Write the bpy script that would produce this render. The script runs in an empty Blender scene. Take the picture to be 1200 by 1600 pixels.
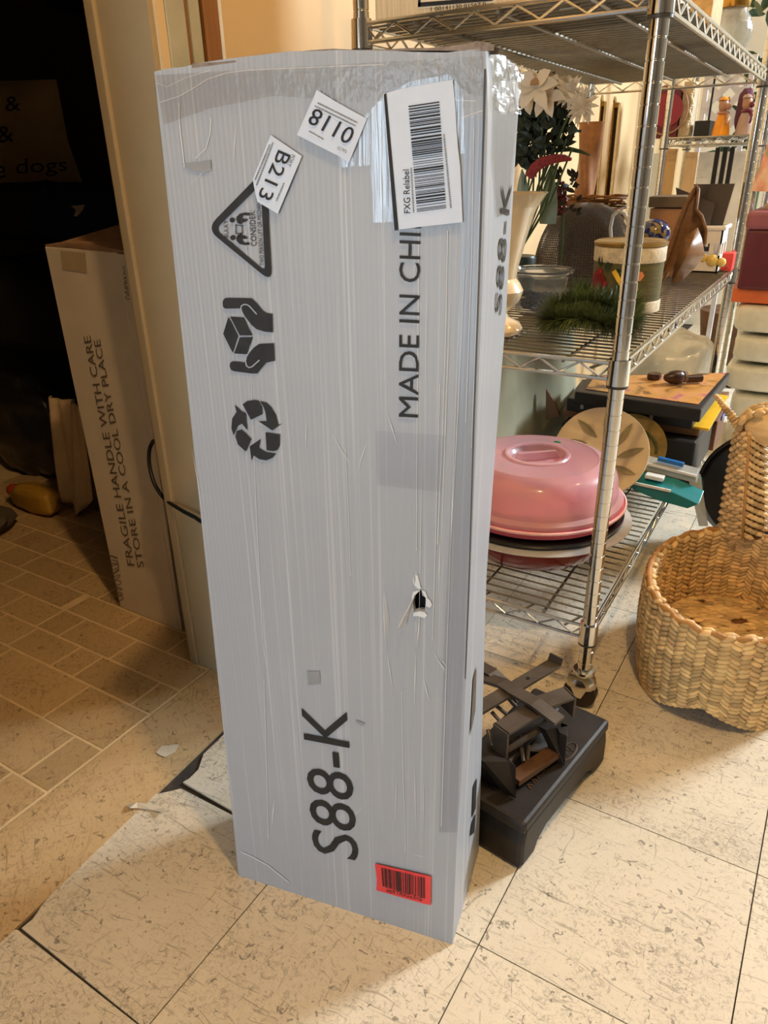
import bpy, bmesh, math, random
import numpy as np
from mathutils import Vector, Matrix, noise
random.seed(7)
C = bpy.context.scene.collection
SC = bpy.context.scene

# ------------------------------------------------------------------ camera
F_PX, YAW, PITCH, ROLL, EYE = 1144.747, -0.557467, 0.439302, 0.0236188, 0.94679
def cam_axes():
    cy, sy = math.cos(YAW), math.sin(YAW)
    fwd = np.array([sy*math.cos(PITCH), cy*math.cos(PITCH), -math.sin(PITCH)])
    right = np.array([cy, -sy, 0.0]); down = np.cross(fwd, right)
    c, s = math.cos(ROLL), math.sin(ROLL)
    return c*right + s*down, -s*right + c*down, fwd
AX = cam_axes()
cam = bpy.data.cameras.new('camera'); camo = bpy.data.objects.new('camera', cam); C.objects.link(camo)
cam.sensor_fit = 'VERTICAL'; cam.sensor_height = 32.0; cam.lens = F_PX/1600*32.0; cam.clip_start = 0.02
camo.matrix_world = Matrix(((AX[0][0], -AX[1][0], -AX[2][0], 0), (AX[0][1], -AX[1][1], -AX[2][1], 0),
                            (AX[0][2], -AX[1][2], -AX[2][2], EYE), (0, 0, 0, 1)))
SC.camera = camo

# ------------------------------------------------------------------ light
world = bpy.data.worlds.new('world'); SC.world = world; world.use_nodes = True
world.node_tree.nodes['Background'].inputs[0].default_value = (0.9, 0.95, 1, 1)
world.node_tree.nodes['Background'].inputs[1].default_value = 0.15
def point(name, loc, power, col, r):
    l = bpy.data.lights.new(name, 'POINT'); l.energy = power; l.color = col; l.shadow_soft_size = r
    o = bpy.data.objects.new(name, l); C.objects.link(o); o.location = loc; return o
def area(name, loc, target, sx, sy, power, col):
    l = bpy.data.lights.new(name, 'AREA'); l.shape = 'RECTANGLE'; l.size = sx; l.size_y = sy; l.energy = power; l.color = col
    o = bpy.data.objects.new(name, l); C.objects.link(o); o.location = loc
    o.rotation_euler = (Vector(target)-Vector(loc)).to_track_quat('-Z', 'Y').to_euler(); return o
WARM = (1.0, 0.64, 0.28); COOL = (0.80, 0.91, 1.0)
point('ceiling_bulb_light', (0.16, 0.31, 2.36), 67, WARM, 0.045)
point('far_bulb_light', (0.62, 2.2, 2.36), 26, WARM, 0.05)
area('daylight_from_far_window', (1.75, 4.1, 2.2), (0.0, 0.9, 0.0), 0.7, 0.7, 200, COOL)
area('daylight_from_front_door', (-0.66, -2.3, 0.8), (-0.5, 0.6, 0.7), 0.46, 1.5, 34, (0.66, 0.84, 1.0))
SC.view_settings.view_transform = 'Standard'; SC.view_settings.look = 'None'
SC.view_settings.exposure = 0.0; SC.view_settings.gamma = 1.0; SC.view_settings.use_curve_mapping = False

# ------------------------------------------------------------------ helpers
def ray(u, v):
    return AX[0]*((u-600)/F_PX) + AX[1]*((v-800)/F_PX) + AX[2]
def W(u, v, ax, val):
    "the point of the place seen at pixel (u, v) of the 1200x1600 photograph, on the plane axis = val"
    d = ray(u, v); c = np.array([0, 0, EYE]); return tuple(c + d*((val-c[ax])/d[ax]))
def PL(u, v, p0, n):
    d = ray(u, v); c = np.array([0, 0, EYE]); t = np.dot(np.array(p0)-c, n)/np.dot(d, n); return tuple(c+d*t)

def lin(c): return tuple(((x/255)/12.92 if x/255 <= 0.04045 else ((x/255+0.055)/1.055)**2.4) for x in c)
class G:
    def __init__(s, name):
        s.m = bpy.data.materials.new(name); s.m.use_nodes = True; s.t = s.m.node_tree; s.n = s.t.nodes
        s.b = s.n['Principled BSDF']; s.out = s.n['Material Output']
    def node(s, ty, **kw):
        n = s.n.new(ty)
        for k, v in kw.items():
            if k.startswith('i_'): n.inputs[k[2:].replace('_', ' ')].default_value = v
            else: setattr(n, k, v)
        return n
    def link(s, a, b): s.t.links.new(a, b)
    def coords(s, scale=(1, 1, 1), rot=(0, 0, 0)):
        tc = s.node('ShaderNodeTexCoord'); mp = s.node('ShaderNodeMapping')
        mp.inputs['Scale'].default_value = scale; mp.inputs['Rotation'].default_value = rot
        s.link(tc.outputs['Object'], mp.inputs['Vector']); return mp.outputs['Vector']
    def noise(s, vec, scale, detail=4, rough=.6, dist=0):
        n = s.node('ShaderNodeTexNoise'); n.inputs['Scale'].default_value = scale; n.inputs['Detail'].default_value = detail
        n.inputs['Roughness'].default_value = rough; n.inputs['Distortion'].default_value = dist
        s.link(vec, n.inputs['Vector']); return n.outputs['Fac']
    def ramp(s, fac, stops):
        r = s.node('ShaderNodeValToRGB'); e = r.color_ramp.elements
        while len(e) < len(stops): e.new(.5)
        for x, (p, c) in zip(e, stops): x.position = p; x.color = (*c, 1) if len(c) == 3 else c
        s.link(fac, r.inputs['Fac']); return r.outputs['Color']
    def mix(s, fac, a, b, mode='MIX'):
        m = s.node('ShaderNodeMix', data_type='RGBA', blend_type=mode)
        for val, idx in ((fac, 0), (a, 6), (b, 7)):
            if hasattr(val, 'links'): s.link(val, m.inputs[idx])
            else: m.inputs[idx].default_value = val if idx == 0 else (*val, 1)
        return m.outputs[2]
    def bump(s, h, strength, dist=.002):
        b = s.node('ShaderNodeBump'); b.inputs['Strength'].default_value = strength; b.inputs['Distance'].default_value = dist
        s.link(h, b.inputs['Height']); s.link(b.outputs['Normal'], s.b.inputs['Normal'])
    def set(s, **kw):
        for k, v in kw.items(): s.b.inputs[k.replace('_', ' ')].default_value = v
def mat(name, rgb, rough=.5, metal=0, var=.12, scale=12, bump=0, bscale=60, coat=0, trans=0, ior=1.45, stretch=(1, 1, 1), rnd=0, alpha=1, spec=.5, sheen=0):
    g = G(name); c = lin(rgb); v = g.coords(stretch)
    f = g.noise(v, scale, 5)
    col = g.ramp(f, [(.3, tuple(x*(1-var) for x in c)), (.7, tuple(min(1, x*(1+var)) for x in c))])
    if rnd:
        a = g.node('ShaderNodeAttribute', attribute_name='rnd')
        col = g.mix(a.outputs['Fac'], tuple(1-rnd for _ in c), (1+rnd*.4,)*3) if False else g.mix(1.0, col, g.ramp(a.outputs['Fac'], [(0, (1-rnd,)*3), (1, (1, 1, 1))]), 'MULTIPLY')
    g.link(col, g.b.inputs['Base Color'])
    g.set(Roughness=rough, Metallic=metal, IOR=ior, Coat_Weight=coat, Transmission_Weight=trans, Alpha=alpha, Specular_IOR_Level=spec, Sheen_Weight=sheen)
    g.b.inputs['Coat Roughness'].default_value = .08
    if bump: g.bump(g.noise(v, bscale, 4), bump)
    return g.m

class MB:
    def __init__(s): s.v = []; s.f = []; s.r = []
    def add(s, vs, fs, r=None):
        o = len(s.v); s.v += [tuple(map(float, x)) for x in vs]; s.f += [tuple(i+o for i in f) for f in fs]
        s.r += [random.random() if r is None else r]*len(fs); return s
    def box(s, c, sz, rz=0, R=None, r=None):
        x, y, z = (q/2 for q in sz)
        vs = [Vector((a*x, b*y, d*z)) for d in (-1, 1) for b in (-1, 1) for a in (-1, 1)]
        M = R if R is not None else Matrix.Rotation(rz, 3, 'Z')
        vs = [M @ p + Vector(c) for p in vs]
        return s.add(vs, [(0, 2, 3, 1), (4, 5, 7, 6), (0, 1, 5, 4), (2, 6, 7, 3), (0, 4, 6, 2), (1, 3, 7, 5)], r)
    def span(s, a, b): return s.box([(p+q)/2 for p, q in zip(a, b)], [abs(q-p) for p, q in zip(a, b)])
    def prism(s, pts, d):
        "closed polygon of 3-D points extruded by vector d"
        n = len(pts); a = [Vector(p) for p in pts]; b = [p+Vector(d) for p in a]
        return s.add(a+b, [tuple(range(n))[::-1], tuple(range(n, 2*n))]+[(i, (i+1) % n, (i+1) % n+n, i+n) for i in range(n)])
    def lathe(s, prof, c=(0, 0, 0), seg=32, axis=(0, 0, 1), sx=1, sy=1, cap=True):
        R = Vector((0, 0, 1)).rotation_difference(Vector(axis)).to_matrix(); vs = []; fs = []
        for rr, z in prof:
            for k in range(seg):
                t = 2*math.pi*k/seg; vs.append(R @ Vector((rr*math.cos(t)*sx, rr*math.sin(t)*sy, z))+Vector(c))
        m = len(prof)
        for i in range(m-1):
            for k in range(seg):
                k2 = (k+1) % seg; fs.append((i*seg+k, i*seg+k2, (i+1)*seg+k2, (i+1)*seg+k))
        if cap:
            if prof[0][0] > 1e-5: fs.append(tuple(range(seg))[::-1])
            if prof[-1][0] > 1e-5: fs.append(tuple(range((m-1)*seg, m*seg)))
        return s.add(vs, fs)
    def tube(s, pts, rad, seg=8, closed=False, flat=None):
        P = [Vector(p) for p in pts]; n = len(P); vs = []; fs = []
        rads = rad if isinstance(rad, (list, tuple)) else [rad]*n
        up = None
        for i, p in enumerate(P):
            a = P[(i-1) % n] if (closed or i) else P[0]; b = P[(i+1) % n] if (closed or i < n-1) else P[-1]
            t = (b-a).normalized()
            if up is None:
                up = t.orthogonal().normalized() if flat is None else Vector(flat)
            x = (up - t*up.dot(t))
            x = x.normalized() if x.length > 1e-6 else t.orthogonal().normalized(); y = t.cross(x); up = x
            for k in range(seg):
                q = 2*math.pi*k/seg; vs.append(p+(x*math.cos(q)+y*math.sin(q))*rads[i])
        for i in range(n if closed else n-1):
            j = (i+1) % n
            for k in range(seg):
                k2 = (k+1) % seg; fs.append((i*seg+k, i*seg+k2, j*seg+k2, j*seg+k))
        if not closed: fs += [tuple(range(seg))[::-1], tuple(range((n-1)*seg, n*seg))]
        return s.add(vs, fs)
    def bar(s, pts, w, th, up=(0, 0, 1)):
        "flat strip of width w and thickness th along a path"
        P = [Vector(p) for p in pts]; n = len(P); vs = []; fs = []
        for i, p in enumerate(P):
            t = (P[min(i+1, n-1)]-P[max(i-1, 0)]).normalized(); sd = t.cross(Vector(up)).normalized(); nn = sd.cross(t).normalized()
            for a, b in ((-1, -1), (1, -1), (1, 1), (-1, 1)): vs.append(p+sd*(a*w/2)+nn*(b*th/2))
        for i in range(n-1):
            for k in range(4): k2 = (k+1) % 4; fs.append((i*4+k, i*4+k2, i*4+4+k2, i*4+4+k))
        fs += [(3, 2, 1, 0), tuple(range((n-1)*4, n*4))]
        return s.add(vs, fs)
    def grid(s, fn, nu, nv, r=None):
        vs = [fn(i/nu, j/nv) for j in range(nv+1) for i in range(nu+1)]
        return s.add(vs, [(j*(nu+1)+i, j*(nu+1)+i+1, (j+1)*(nu+1)+i+1, (j+1)*(nu+1)+i) for j in range(nv) for i in range(nu)], r)
    def ball(s, c, rad, seg=12, rings=8, R=None, r=None):
        rx, ry, rz = rad if isinstance(rad, (list, tuple)) else (rad,)*3
        vs = []; fs = []; M = R if R is not None else Matrix.Identity(3)
        for i in range(1, rings):
            a = math.pi*i/rings
            for k in range(seg):
                t = 2*math.pi*k/seg; vs.append(M @ Vector((rx*math.sin(a)*math.cos(t), ry*math.sin(a)*math.sin(t), rz*math.cos(a)))+Vector(c))
        top = len(vs); vs += [M @ Vector((0, 0, rz))+Vector(c), M @ Vector((0, 0, -rz))+Vector(c)]
        for i in range(rings-2):
            for k in range(seg):
                k2 = (k+1) % seg; fs.append((i*seg+k, (i+1)*seg+k, (i+1)*seg+k2, i*seg+k2))
        for k in range(seg):
            k2 = (k+1) % seg; fs.append((top, k, k2)); fs.append((top+1, (rings-2)*seg+k2, (rings-2)*seg+k))
        return s.add(vs, fs, r)
    def leaf(s, a, b, w, n, curl=.0, r=None):
        "pointed leaf from a to b, width w, bulging along n"
        a, b, n = Vector(a), Vector(b), Vector(n).normalized(); t = b-a; sd = t.cross(n).normalized(); vs = []; L = t.length
        prof = [(0, .12), (.25, .8), (.5, 1), (.75, .7), (1, .02)]
        for q, k in prof:
            c = a+t*q+n*(curl*L*math.sin(q*math.pi))
            vs += [c-sd*(w/2*k)+n*(.15*w*k), c, c+sd*(w/2*k)+n*(.15*w*k)]
        fs = []
        for i in range(4):
            for k in (0, 1): fs.append((i*3+k, i*3+k+1, i*3+k+4, i*3+k+3))
        return s.add(vs, fs, random.random() if r is None else r)

OFF = {}
def ob(name, mb, m, parent=None, smooth=False, label=None, cat=None, group=None, kind=None, bevel=0, solid=0, base=None):
    off = OFF.get(parent.name, Vector()) if parent else (Vector(base) if base is not None else Vector())
    me = bpy.data.meshes.new(name)
    me.from_pydata([tuple(Vector(v)-off) for v in mb.v], [], mb.f); me.materials.append(m)
    at = me.attributes.new('rnd', 'FLOAT', 'FACE'); at.data.foreach_set('value', mb.r)
    bm = bmesh.new(); bm.from_mesh(me); bmesh.ops.recalc_face_normals(bm, faces=bm.faces); bm.to_mesh(me); bm.free()
    if smooth:
        me.shade_smooth()
        if smooth != 'all':
            try: me.set_sharp_from_angle(angle=math.radians(40))
            except Exception: pass
    o = bpy.data.objects.new(name, me); C.objects.link(o)
    if parent: o.parent = parent
    else: o.location = off
    OFF[o.name] = off
    if solid:
        md = o.modifiers.new('solid', 'SOLIDIFY'); md.thickness = solid; md.offset = 0
    if bevel:
        md = o.modifiers.new('bevel', 'BEVEL'); md.width = bevel; md.segments = 2; md.limit_method = 'ANGLE'; md.angle_limit = .6
    tag(o, label, cat, group, kind); return o
def tag(o, label=None, cat=None, group=None, kind=None):
    for k, v in (('label', label), ('category', cat), ('group', group), ('kind', kind)):
        if v: o[k] = v
    return o
def thing(name, label, cat, loc, group=None):
    o = bpy.data.objects.new(name, None); C.objects.link(o); o.location = loc; o.empty_display_size = .05
    OFF[o.name] = Vector(loc); return tag(o, label, cat, group)
def txt(body):
    "outline mesh of a word in the built-in font, scaled to the unit square"
    cu = bpy.data.curves.new('t', 'FONT'); cu.body = body; cu.resolution_u = 3
    o = bpy.data.objects.new('t', cu); C.objects.link(o)
    dg = bpy.context.evaluated_depsgraph_get(); dg.update()
    me = bpy.data.meshes.new_from_object(o.evaluated_get(dg))
    vs = [v.co.copy() for v in me.vertices]; fs = [tuple(p.vertices) for p in me.polygons]
    bpy.data.objects.remove(o); bpy.data.curves.remove(cu); bpy.data.meshes.remove(me)
    x0, x1 = min(v.x for v in vs), max(v.x for v in vs); y0, y1 = min(v.y for v in vs), max(v.y for v in vs)
    return [((v.x-x0)/(x1-x0), (v.y-y0)/(y1-y0)) for v in vs], fs

# ------------------------------------------------------------------ materials
def tile_material(name, base, dark, seed, tint=.10):
    g = G(name); v = g.coords((1, 1, 1), (0, 0, seed)); info = g.node('ShaderNodeObjectInfo')
    off = g.node('ShaderNodeVectorMath', operation='ADD'); sc = g.node('ShaderNodeVectorMath', operation='SCALE'); sc.inputs['Scale'].default_value = 37.0
    cmb = g.node('ShaderNodeCombineXYZ'); g.link(info.outputs['Random'], cmb.inputs[0]); g.link(info.outputs['Random'], cmb.inputs[1])
    g.link(cmb.outputs[0], sc.inputs[0]); g.link(v, off.inputs[0]); g.link(sc.outputs[0], off.inputs[1]); v = off.outputs[0]
    c, d = lin(base), lin(dark)
    broad = g.noise(v, 5, 4, .6)
    col = g.mix(broad, tuple(x*.86 for x in c), tuple(min(1, x*1.1) for x in c))
    speck = g.noise(v, 210, 4, .75, 2.5); dens = g.noise(v, 9, 5, .75)
    sp = g.node('ShaderNodeMath', operation='MULTIPLY_ADD'); sp.inputs[1].default_value = .5; g.link(dens, sp.inputs[0]); g.link(speck, sp.inputs[2])
    col = g.mix(g.ramp(sp.outputs[0], [(.84, (0, 0, 0)), (1.0, (.6, .6, .6))]), col, d)
    col = g.mix(1.0, col, g.ramp(info.outputs['Random'], [(0, (1-tint,)*3), (1, (1, 1, 1))]), 'MULTIPLY')
    # fine straight and curved scratches
    for k, (sx, rot, th, sc_, am) in enumerate((((3, 60, 1), .5, .665, 4, .42), ((70, 5, 1), 1.15, .67, 3.2, .42), ((4, 50, 1), -.85, .67, 5, .38), ((5, 40, 1), 2.1, .665, 3, .38), ((2, 90, 1), .1, .68, 3, .5), ((3, 70, 1), 1.6, .675, 6, .35))):
        mp = g.node('ShaderNodeMapping'); mp.inputs['Scale'].default_value = sx; mp.inputs['Rotation'].default_value = (0, 0, rot); mp.inputs['Location'].default_value = (k*3.1, k*1.7, 0)
        wv = g.node('ShaderNodeTexNoise'); wv.inputs['Scale'].default_value = 6.0; g.link(v, wv.inputs['Vector'])
        wa = g.node('ShaderNodeVectorMath', operation='MULTIPLY_ADD'); wa.inputs[1].default_value = (.10, .10, 0); g.link(wv.outputs['Color'], wa.inputs[0]); g.link(v, wa.inputs[2])
        g.link(wa.outputs[0], mp.inputs['Vector'])
        s_ = g.noise(mp.outputs[0], sc_, 3, .6, .2)
        col = g.mix(g.ramp(s_, [(th-.03, (0, 0, 0)), (th+.02, (am, am, am))]), col, d)
    fine = g.noise(v, 95, 7, .82, 1.2); fm = g.noise(v, 6, 4, .7)
    fs_ = g.node('ShaderNodeMath', operation='MULTIPLY_ADD'); fs_.inputs[1].default_value = .35; g.link(fm, fs_.inputs[0]); g.link(fine, fs_.inputs[2])
    col = g.mix(g.ramp(fs_.outputs[0], [(.70, (0, 0, 0)), (.80, (.5, .5, .5))]), col, tuple(x*1.25 for x in d))
    dash = g.node('ShaderNodeTexVoronoi', feature='F1'); dash.inputs['Scale'].default_value = 66; dash.inputs['Randomness'].default_value = 1
    dw = g.node('ShaderNodeVectorMath', operation='MULTIPLY_ADD'); dn = g.node('ShaderNodeTexNoise'); dn.inputs['Scale'].default_value = 70; g.link(v, dn.inputs['Vector'])
    dw.inputs[1].default_value = (.035, .035, 0); g.link(dn.outputs['Color'], dw.inputs[0]); g.link(v, dw.inputs[2]); g.link(dw.outputs[0], dash.inputs['Vector'])
    col = g.mix(g.ramp(dash.outputs['Distance'], [(.13, (.6, .6, .6)), (.20, (0, 0, 0))]), col, tuple(x*.6 for x in d))
    hs = g.noise(v, 34, 3, .6)
    col = g.mix(g.ramp(hs, [(.74, (0, 0, 0)), (.77, (.8, .8, .8))]), col, tuple(x*.35 for x in d))
    g.link(col, g.b.inputs['Base Color']); g.set(Roughness=.42, Specular_IOR_Level=.4)
    g.bump(g.noise(v, 90, 3), .12, .001); return g.m
M_TILE = tile_material('worn_cream_vinyl', (226, 215, 194), (98, 86, 72), 0)
M_STONE = tile_material('stone_print_vinyl', (206, 176, 132), (116, 92, 64), .7, .22)
M_GROUT = mat('pale_joint', (222, 196, 154), .6, var=.1, scale=30)
M_SUB = mat('dark_subfloor', (62, 56, 50), .8, var=.35, scale=40, bump=.4)
M_WALL = mat('tan_wall_paint', (214, 184, 138), .7, var=.05, scale=3, bump=.05, bscale=200)
M_TRIM = mat('olive_cream_trim_paint', (166, 146, 112), .45, var=.06, scale=6, bump=.05)
M_TRIM2 = mat('grey_green_trim_paint', (172, 166, 142), .45, var=.12, scale=14)
M_BRWOOD = mat('brown_door_wood', (140, 92, 48), .45, var=.2, scale=8, stretch=(30, 30, 1))
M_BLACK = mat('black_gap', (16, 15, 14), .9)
M_WHITEEDGE = mat('white_edge_paint', (232, 226, 212), .5, var=.1)
M_CEIL = mat('ceiling_paint', (150, 144, 132), .8, var=.04)
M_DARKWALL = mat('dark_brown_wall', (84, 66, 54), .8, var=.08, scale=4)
M_CHROME = mat('chrome_wire', (206, 204, 198), .2, metal=1, var=.08, scale=30)
M_DECK = mat('darkened_deck_wire', (128, 124, 114), .35, metal=.85, var=.15, scale=30)  # darker chrome copy; shade from goods stacked above is put into the colour
M_POST = mat('chrome_post', (220, 218, 212), .13, metal=1, var=.06, scale=20)
M_COLLAR = mat('dark_collar', (60, 58, 55), .4)
M_RUBBER = mat('dark_brown_rubber', (46, 36, 30), .6)
M_INK = mat('black_print', (44, 44, 46), .55, var=.25, scale=60, spec=.25)
M_INK2 = mat('grey_small_print', (120, 120, 122), .5)
M_PAPER = mat('white_label_paper', (212, 224, 243), .5, var=.03, scale=25)
M_RED = mat('red_label', (226, 60, 66), .45, var=.05, coat=.2)
M_CARD = mat('brown_cardboard', (150, 116, 88), .8, var=.2, scale=40)

def carton_material():
    g = G('grey_poly_wrapped_carton'); v = g.coords()
    c = lin((168, 174, 184)); sv = g.coords((260, 40, 1.2)); sl = g.coords((70, 10, 1.0)); big = g.noise(v, 3, 4)
    col = g.mix(big, tuple(x*.9 for x in c), tuple(x*1.06 for x in c))
    st = g.noise(sv, 1.0, 3, .6); col = g.mix(g.ramp(st, [(.56, (0, 0, 0)), (.72, (.35, .35, .35))]), col, lin((226, 228, 232)))
    zone = g.noise(v, 7, 3, .6); s2 = g.noise(sl, 1.3, 5, .7, .2)
    mlt = g.node('ShaderNodeMath', operation='MULTIPLY_ADD'); mlt.inputs[1].default_value = .7; g.link(zone, mlt.inputs[0]); g.link(s2, mlt.inputs[2])
    col = g.mix(g.ramp(mlt.outputs[0], [(1.0, (0, 0, 0)), (1.14, (.8, .8, .8))]), col, lin((240, 240, 238)))
    dirt = g.noise(v, 60, 5, .7); col = g.mix(g.ramp(dirt, [(.70, (0, 0, 0)), (.78, (.5, .5, .5))]), col, lin((120, 118, 112)))
    g.link(col, g.b.inputs['Base Color']); g.set(Roughness=.45, Specular_IOR_Level=.35, Coat_Weight=.15); g.b.inputs['Coat Roughness'].default_value = .3
    w = g.node('ShaderNodeTexWave', wave_type='BANDS', bands_direction='X'); w.inputs['Scale'].default_value = 62; w.inputs['Distortion'].default_value = .3
    g.link(v, w.inputs['Vector'])
    hb = g.node('ShaderNodeMath', operation='ADD'); g.link(w.outputs['Fac'], hb.inputs[0]); g.link(st, hb.inputs[1]); g.bump(hb.outputs[0], .10, .0015)
    return g.m
M_CARTON = carton_material()
def film_material(name, gloss, rough, tint=(.95, .95, .96), stripes=True, bumpk=.25, scale=70, fres=.2):
    g = G(name); tr = g.node('ShaderNodeBsdfTransparent'); gl = g.node('ShaderNodeBsdfGlossy'); mx = g.node('ShaderNodeMixShader')
    tr.inputs[0].default_value = (*tint, 1); gl.inputs['Roughness'].default_value = rough
    lw = g.node('ShaderNodeLayerWeight'); lw.inputs['Blend'].default_value = .25
    ma = g.node('ShaderNodeMath', operation='MULTIPLY_ADD'); ma.inputs[1].default_value = fres; ma.inputs[2].default_value = gloss; g.link(lw.outputs['Fresnel'], ma.inputs[0])
    g.link(ma.outputs[0], mx.inputs[0]); g.link(tr.outputs[0], mx.inputs[1]); g.link(gl.outputs[0], mx.inputs[2]); g.link(mx.outputs[0], g.out.inputs['Surface'])
    v = g.coords((scale*2.6, scale*.4, 4) if stripes else (1, 1, 1)); h = g.noise(v, 1 if stripes else scale, 3, .6)
    b = g.node('ShaderNodeBump'); b.inputs['Strength'].default_value = bumpk; b.inputs['Distance'].default_value = .002; g.link(h, b.inputs['Height']); g.link(b.outputs[0], gl.inputs['Normal'])
    return g.m
M_TAPE = film_material('clear_glossy_tape', .04, .07, bumpk=.22)
M_FILM = film_material('crumpled_clear_film', .018, .2, (.86, .845, .83), False, .5, 110)
M_FILM2 = film_material('streaky_clear_film', .03, .16, (.88, .87, .85), True, .9, 34)
M_TAPE2 = film_material('faint_clear_tape', .02, .2, (.90, .90, .91), True, .1)

# ================================================================== the setting
def struct(name, mb, m, **kw): return ob(name, mb, m, kind='structure', **kw)
floor = struct('floor', MB().span((-4.2, -2.7, -.05), (3.2, 5.2, -.004)), M_SUB)
GX, GY, TS = -0.2435, 0.6046, 0.3048
tile_mesh = None
LEFT = -.797                                    # the tiles stop at the threshold
for i in range(-1, 10):
    for j in range(-10, 15):
        x0, y0 = GX+i*TS, GY+j*TS
        if tile_mesh is None:
            g_ = .0009
            t = ob('floor_tile', MB().box((TS/2, TS/2, -.002), (TS-2*g_, TS-2*g_, .004)), M_TILE, floor); tile_mesh = t.data
        else:
            t = bpy.data.objects.new('floor_tile', tile_mesh); C.objects.link(t); t.parent = floor; OFF[t.name] = Vector()
        t.location = (x0, y0, 0)
# the column of cut tiles with torn edges along the threshold
xr = GX-TS-.0009
def cut_tile(pts): ob('floor_tile', MB().prism([(x, y, -.004) for x, y in pts], (0, 0, .004)), M_TILE, floor)
def fl(*px): return [W(u, v, 2, 0)[:2] for u, v in px]
for j in range(-10, 15):
    y0, y1 = GY+j*TS+.001, GY+(j+1)*TS-.001
    if j == -1: left = [(LEFT, y1)]+fl((283, 1232), (258, 1238), (232, 1243), (222, 1247), (180, 1290), (126, 1332), (124, 1345), (119, 1350), (100, 1368), (77, 1388), (74, 1401), (62, 1420), (51, 1436), (34, 1450))
    elif j == 0: left = [(LEFT+.01, y1), (LEFT+.015, .86)]+fl((352, 1145), (340, 1157), (318, 1178), (310, 1202), (296, 1216), (286, 1222))
    elif j == -2: left = fl((28, 1453), (14, 1452), (0, 1460))+[(LEFT-.004, .2), (LEFT, y0)]
    else: left = [(LEFT, y1), (LEFT, y0)]
    if j == -1: left = left[1:]
    cut_tile([(xr, y0), (xr, y1)]+left)
# sheet threshold and stone-pattern floor of the left room
ob('threshold_strip', MB().prism([(-.979, -2.7, -.004), (-.765, -2.7, -.004), (-.806, .29, -.004), (-.832, .75, -.004), (-.836, .872, -.004), (-.979, .872, -.004)], (0, 0, .0048)), M_STONE, floor)
ob('grout_bed', MB().span((-4.1, -2.6, -.004), (-.983, 2.6, -.0012)), M_GROUT, floor)
rows = [-.45, -.28, -.16, -.05, .06, .22, .36, .48, .595, .707, .787, .867, .94, 1.02, 1.11, 1.2, 1.28, 1.4, 1.5, 1.6, 1.72, 1.85]
cuts = {7: [-1.50, -1.29, -1.06], 8: [-1.62, -1.42, -1.16], 9: [-1.56, -1.44, -1.29, -1.217, -1.04], 10: [-1.60, -1.452, -1.372, -1.20], 11: [-1.70, -1.47, -1.451, -1.27, -1.11],
        6: [-1.44, -1.25, -1.08], 5: [-1.52, -1.3, -1.12]}
for r in range(len(rows)-1):
    y0, y1 = rows[r], rows[r+1]; xs = [-.985]
    if r in cuts: xs += sorted(cuts[r], reverse=True)
    while xs[-1] > -2.3: xs.append(xs[-1]-random.choice([.08, .12, .16, .2]))
    for k in range(len(xs)-1):
        if xs[k]-xs[k+1] < .03: continue
        gap = .0030
        ob('stone_tile', MB().span((xs[k+1]+gap, y0+gap, -.004), (xs[k]-gap, y1-gap, -.0004)), M_STONE, floor)
# partition wall with the doorway (opening y < .87), its jamb and casing
struct('wall_left', MB().span((-1.03, .89, 0), (-.915, 5.1, 2.5)), M_WALL)
struct('wall_left_near', MB().span((-1.03, -2.6, 0), (-.915, .20, 2.5)), M_WALL)  # unseen; end brought forward to keep the front daylight off the jamb
struct('wall_left_over_door', MB().span((-1.03, .20, 2.05), (-.915, .89, 2.5)), M_WALL)
jamb = struct('trim_1', MB().span((-1.032, .872, 0), (-.911, .895, 2.05)), M_TRIM)
ob('stop_moulding', MB().span((-1.036, .866, 0), (-1.014, .885, 2.05)), M_TRIM, jamb, bevel=.003)
ob('jamb_edge', MB().prism([(-.935, .872, 0), (-.911, .880, 0), (-.911, .872+.03, 0), (-.935, .9, 0)], (0, 0, 2.05)), M_TRIM2, jamb)
casing = struct('trim_2', MB().span((-.916, .882, 0), (-.905, .897, 2.1)), M_WALL)
ob('casing_board', MB().span((-.916, .898, 0), (-.904, .938, 2.1)), M_TRIM2, casing, bevel=.003)
ob('casing_strip', MB().span((-.916, .939, 0), (-.909, .946, 2.1)), M_BRWOOD, casing)
ob('casing_board', MB().span((-.916, .948, 0), (-.906, .970, 2.1)), M_TRIM2, casing, bevel=.002)
ob('shadow_gap', MB().span((-.916, .970, 0), (-.914, .978, 2.1)), M_BLACK, casing)
ob('wood_edge', MB().span((-.916, .978, 0), (-.907, 1.011, 2.1)), M_BRWOOD, casing)
ob('white_edge', MB().span((-.916, 1.012, 0), (-.906, 1.018, 2.1)), M_WHITEEDGE, casing)
struct('wall_back', MB().span((-1.03, 5.05, 0), (3.1, 5.15, 2.5)), mat('pale_far_wall', (226, 220, 204), .8, var=.05))
M_FARW = mat('cluttered_shop_wall', (116, 110, 102), .8, var=.15, scale=2)
struct('wall_right', MB().span((3.1, -2.6, 0), (3.2, 5.15, 2.5)), M_FARW)
struct('wall_front', MB().span((-4.1, -2.7, 0), (3.2, -2.6, 2.5)), M_FARW)
struct('ceiling', MB().span((-4.2, -2.7, 2.5), (3.2, 5.2, 2.55)), M_CEIL)
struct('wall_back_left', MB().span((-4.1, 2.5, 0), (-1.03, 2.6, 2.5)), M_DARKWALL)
struct('wall_far_left', MB().span((-4.2, -2.6, 0), (-4.1, 2.6, 2.5)), M_DARKWALL)

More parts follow.
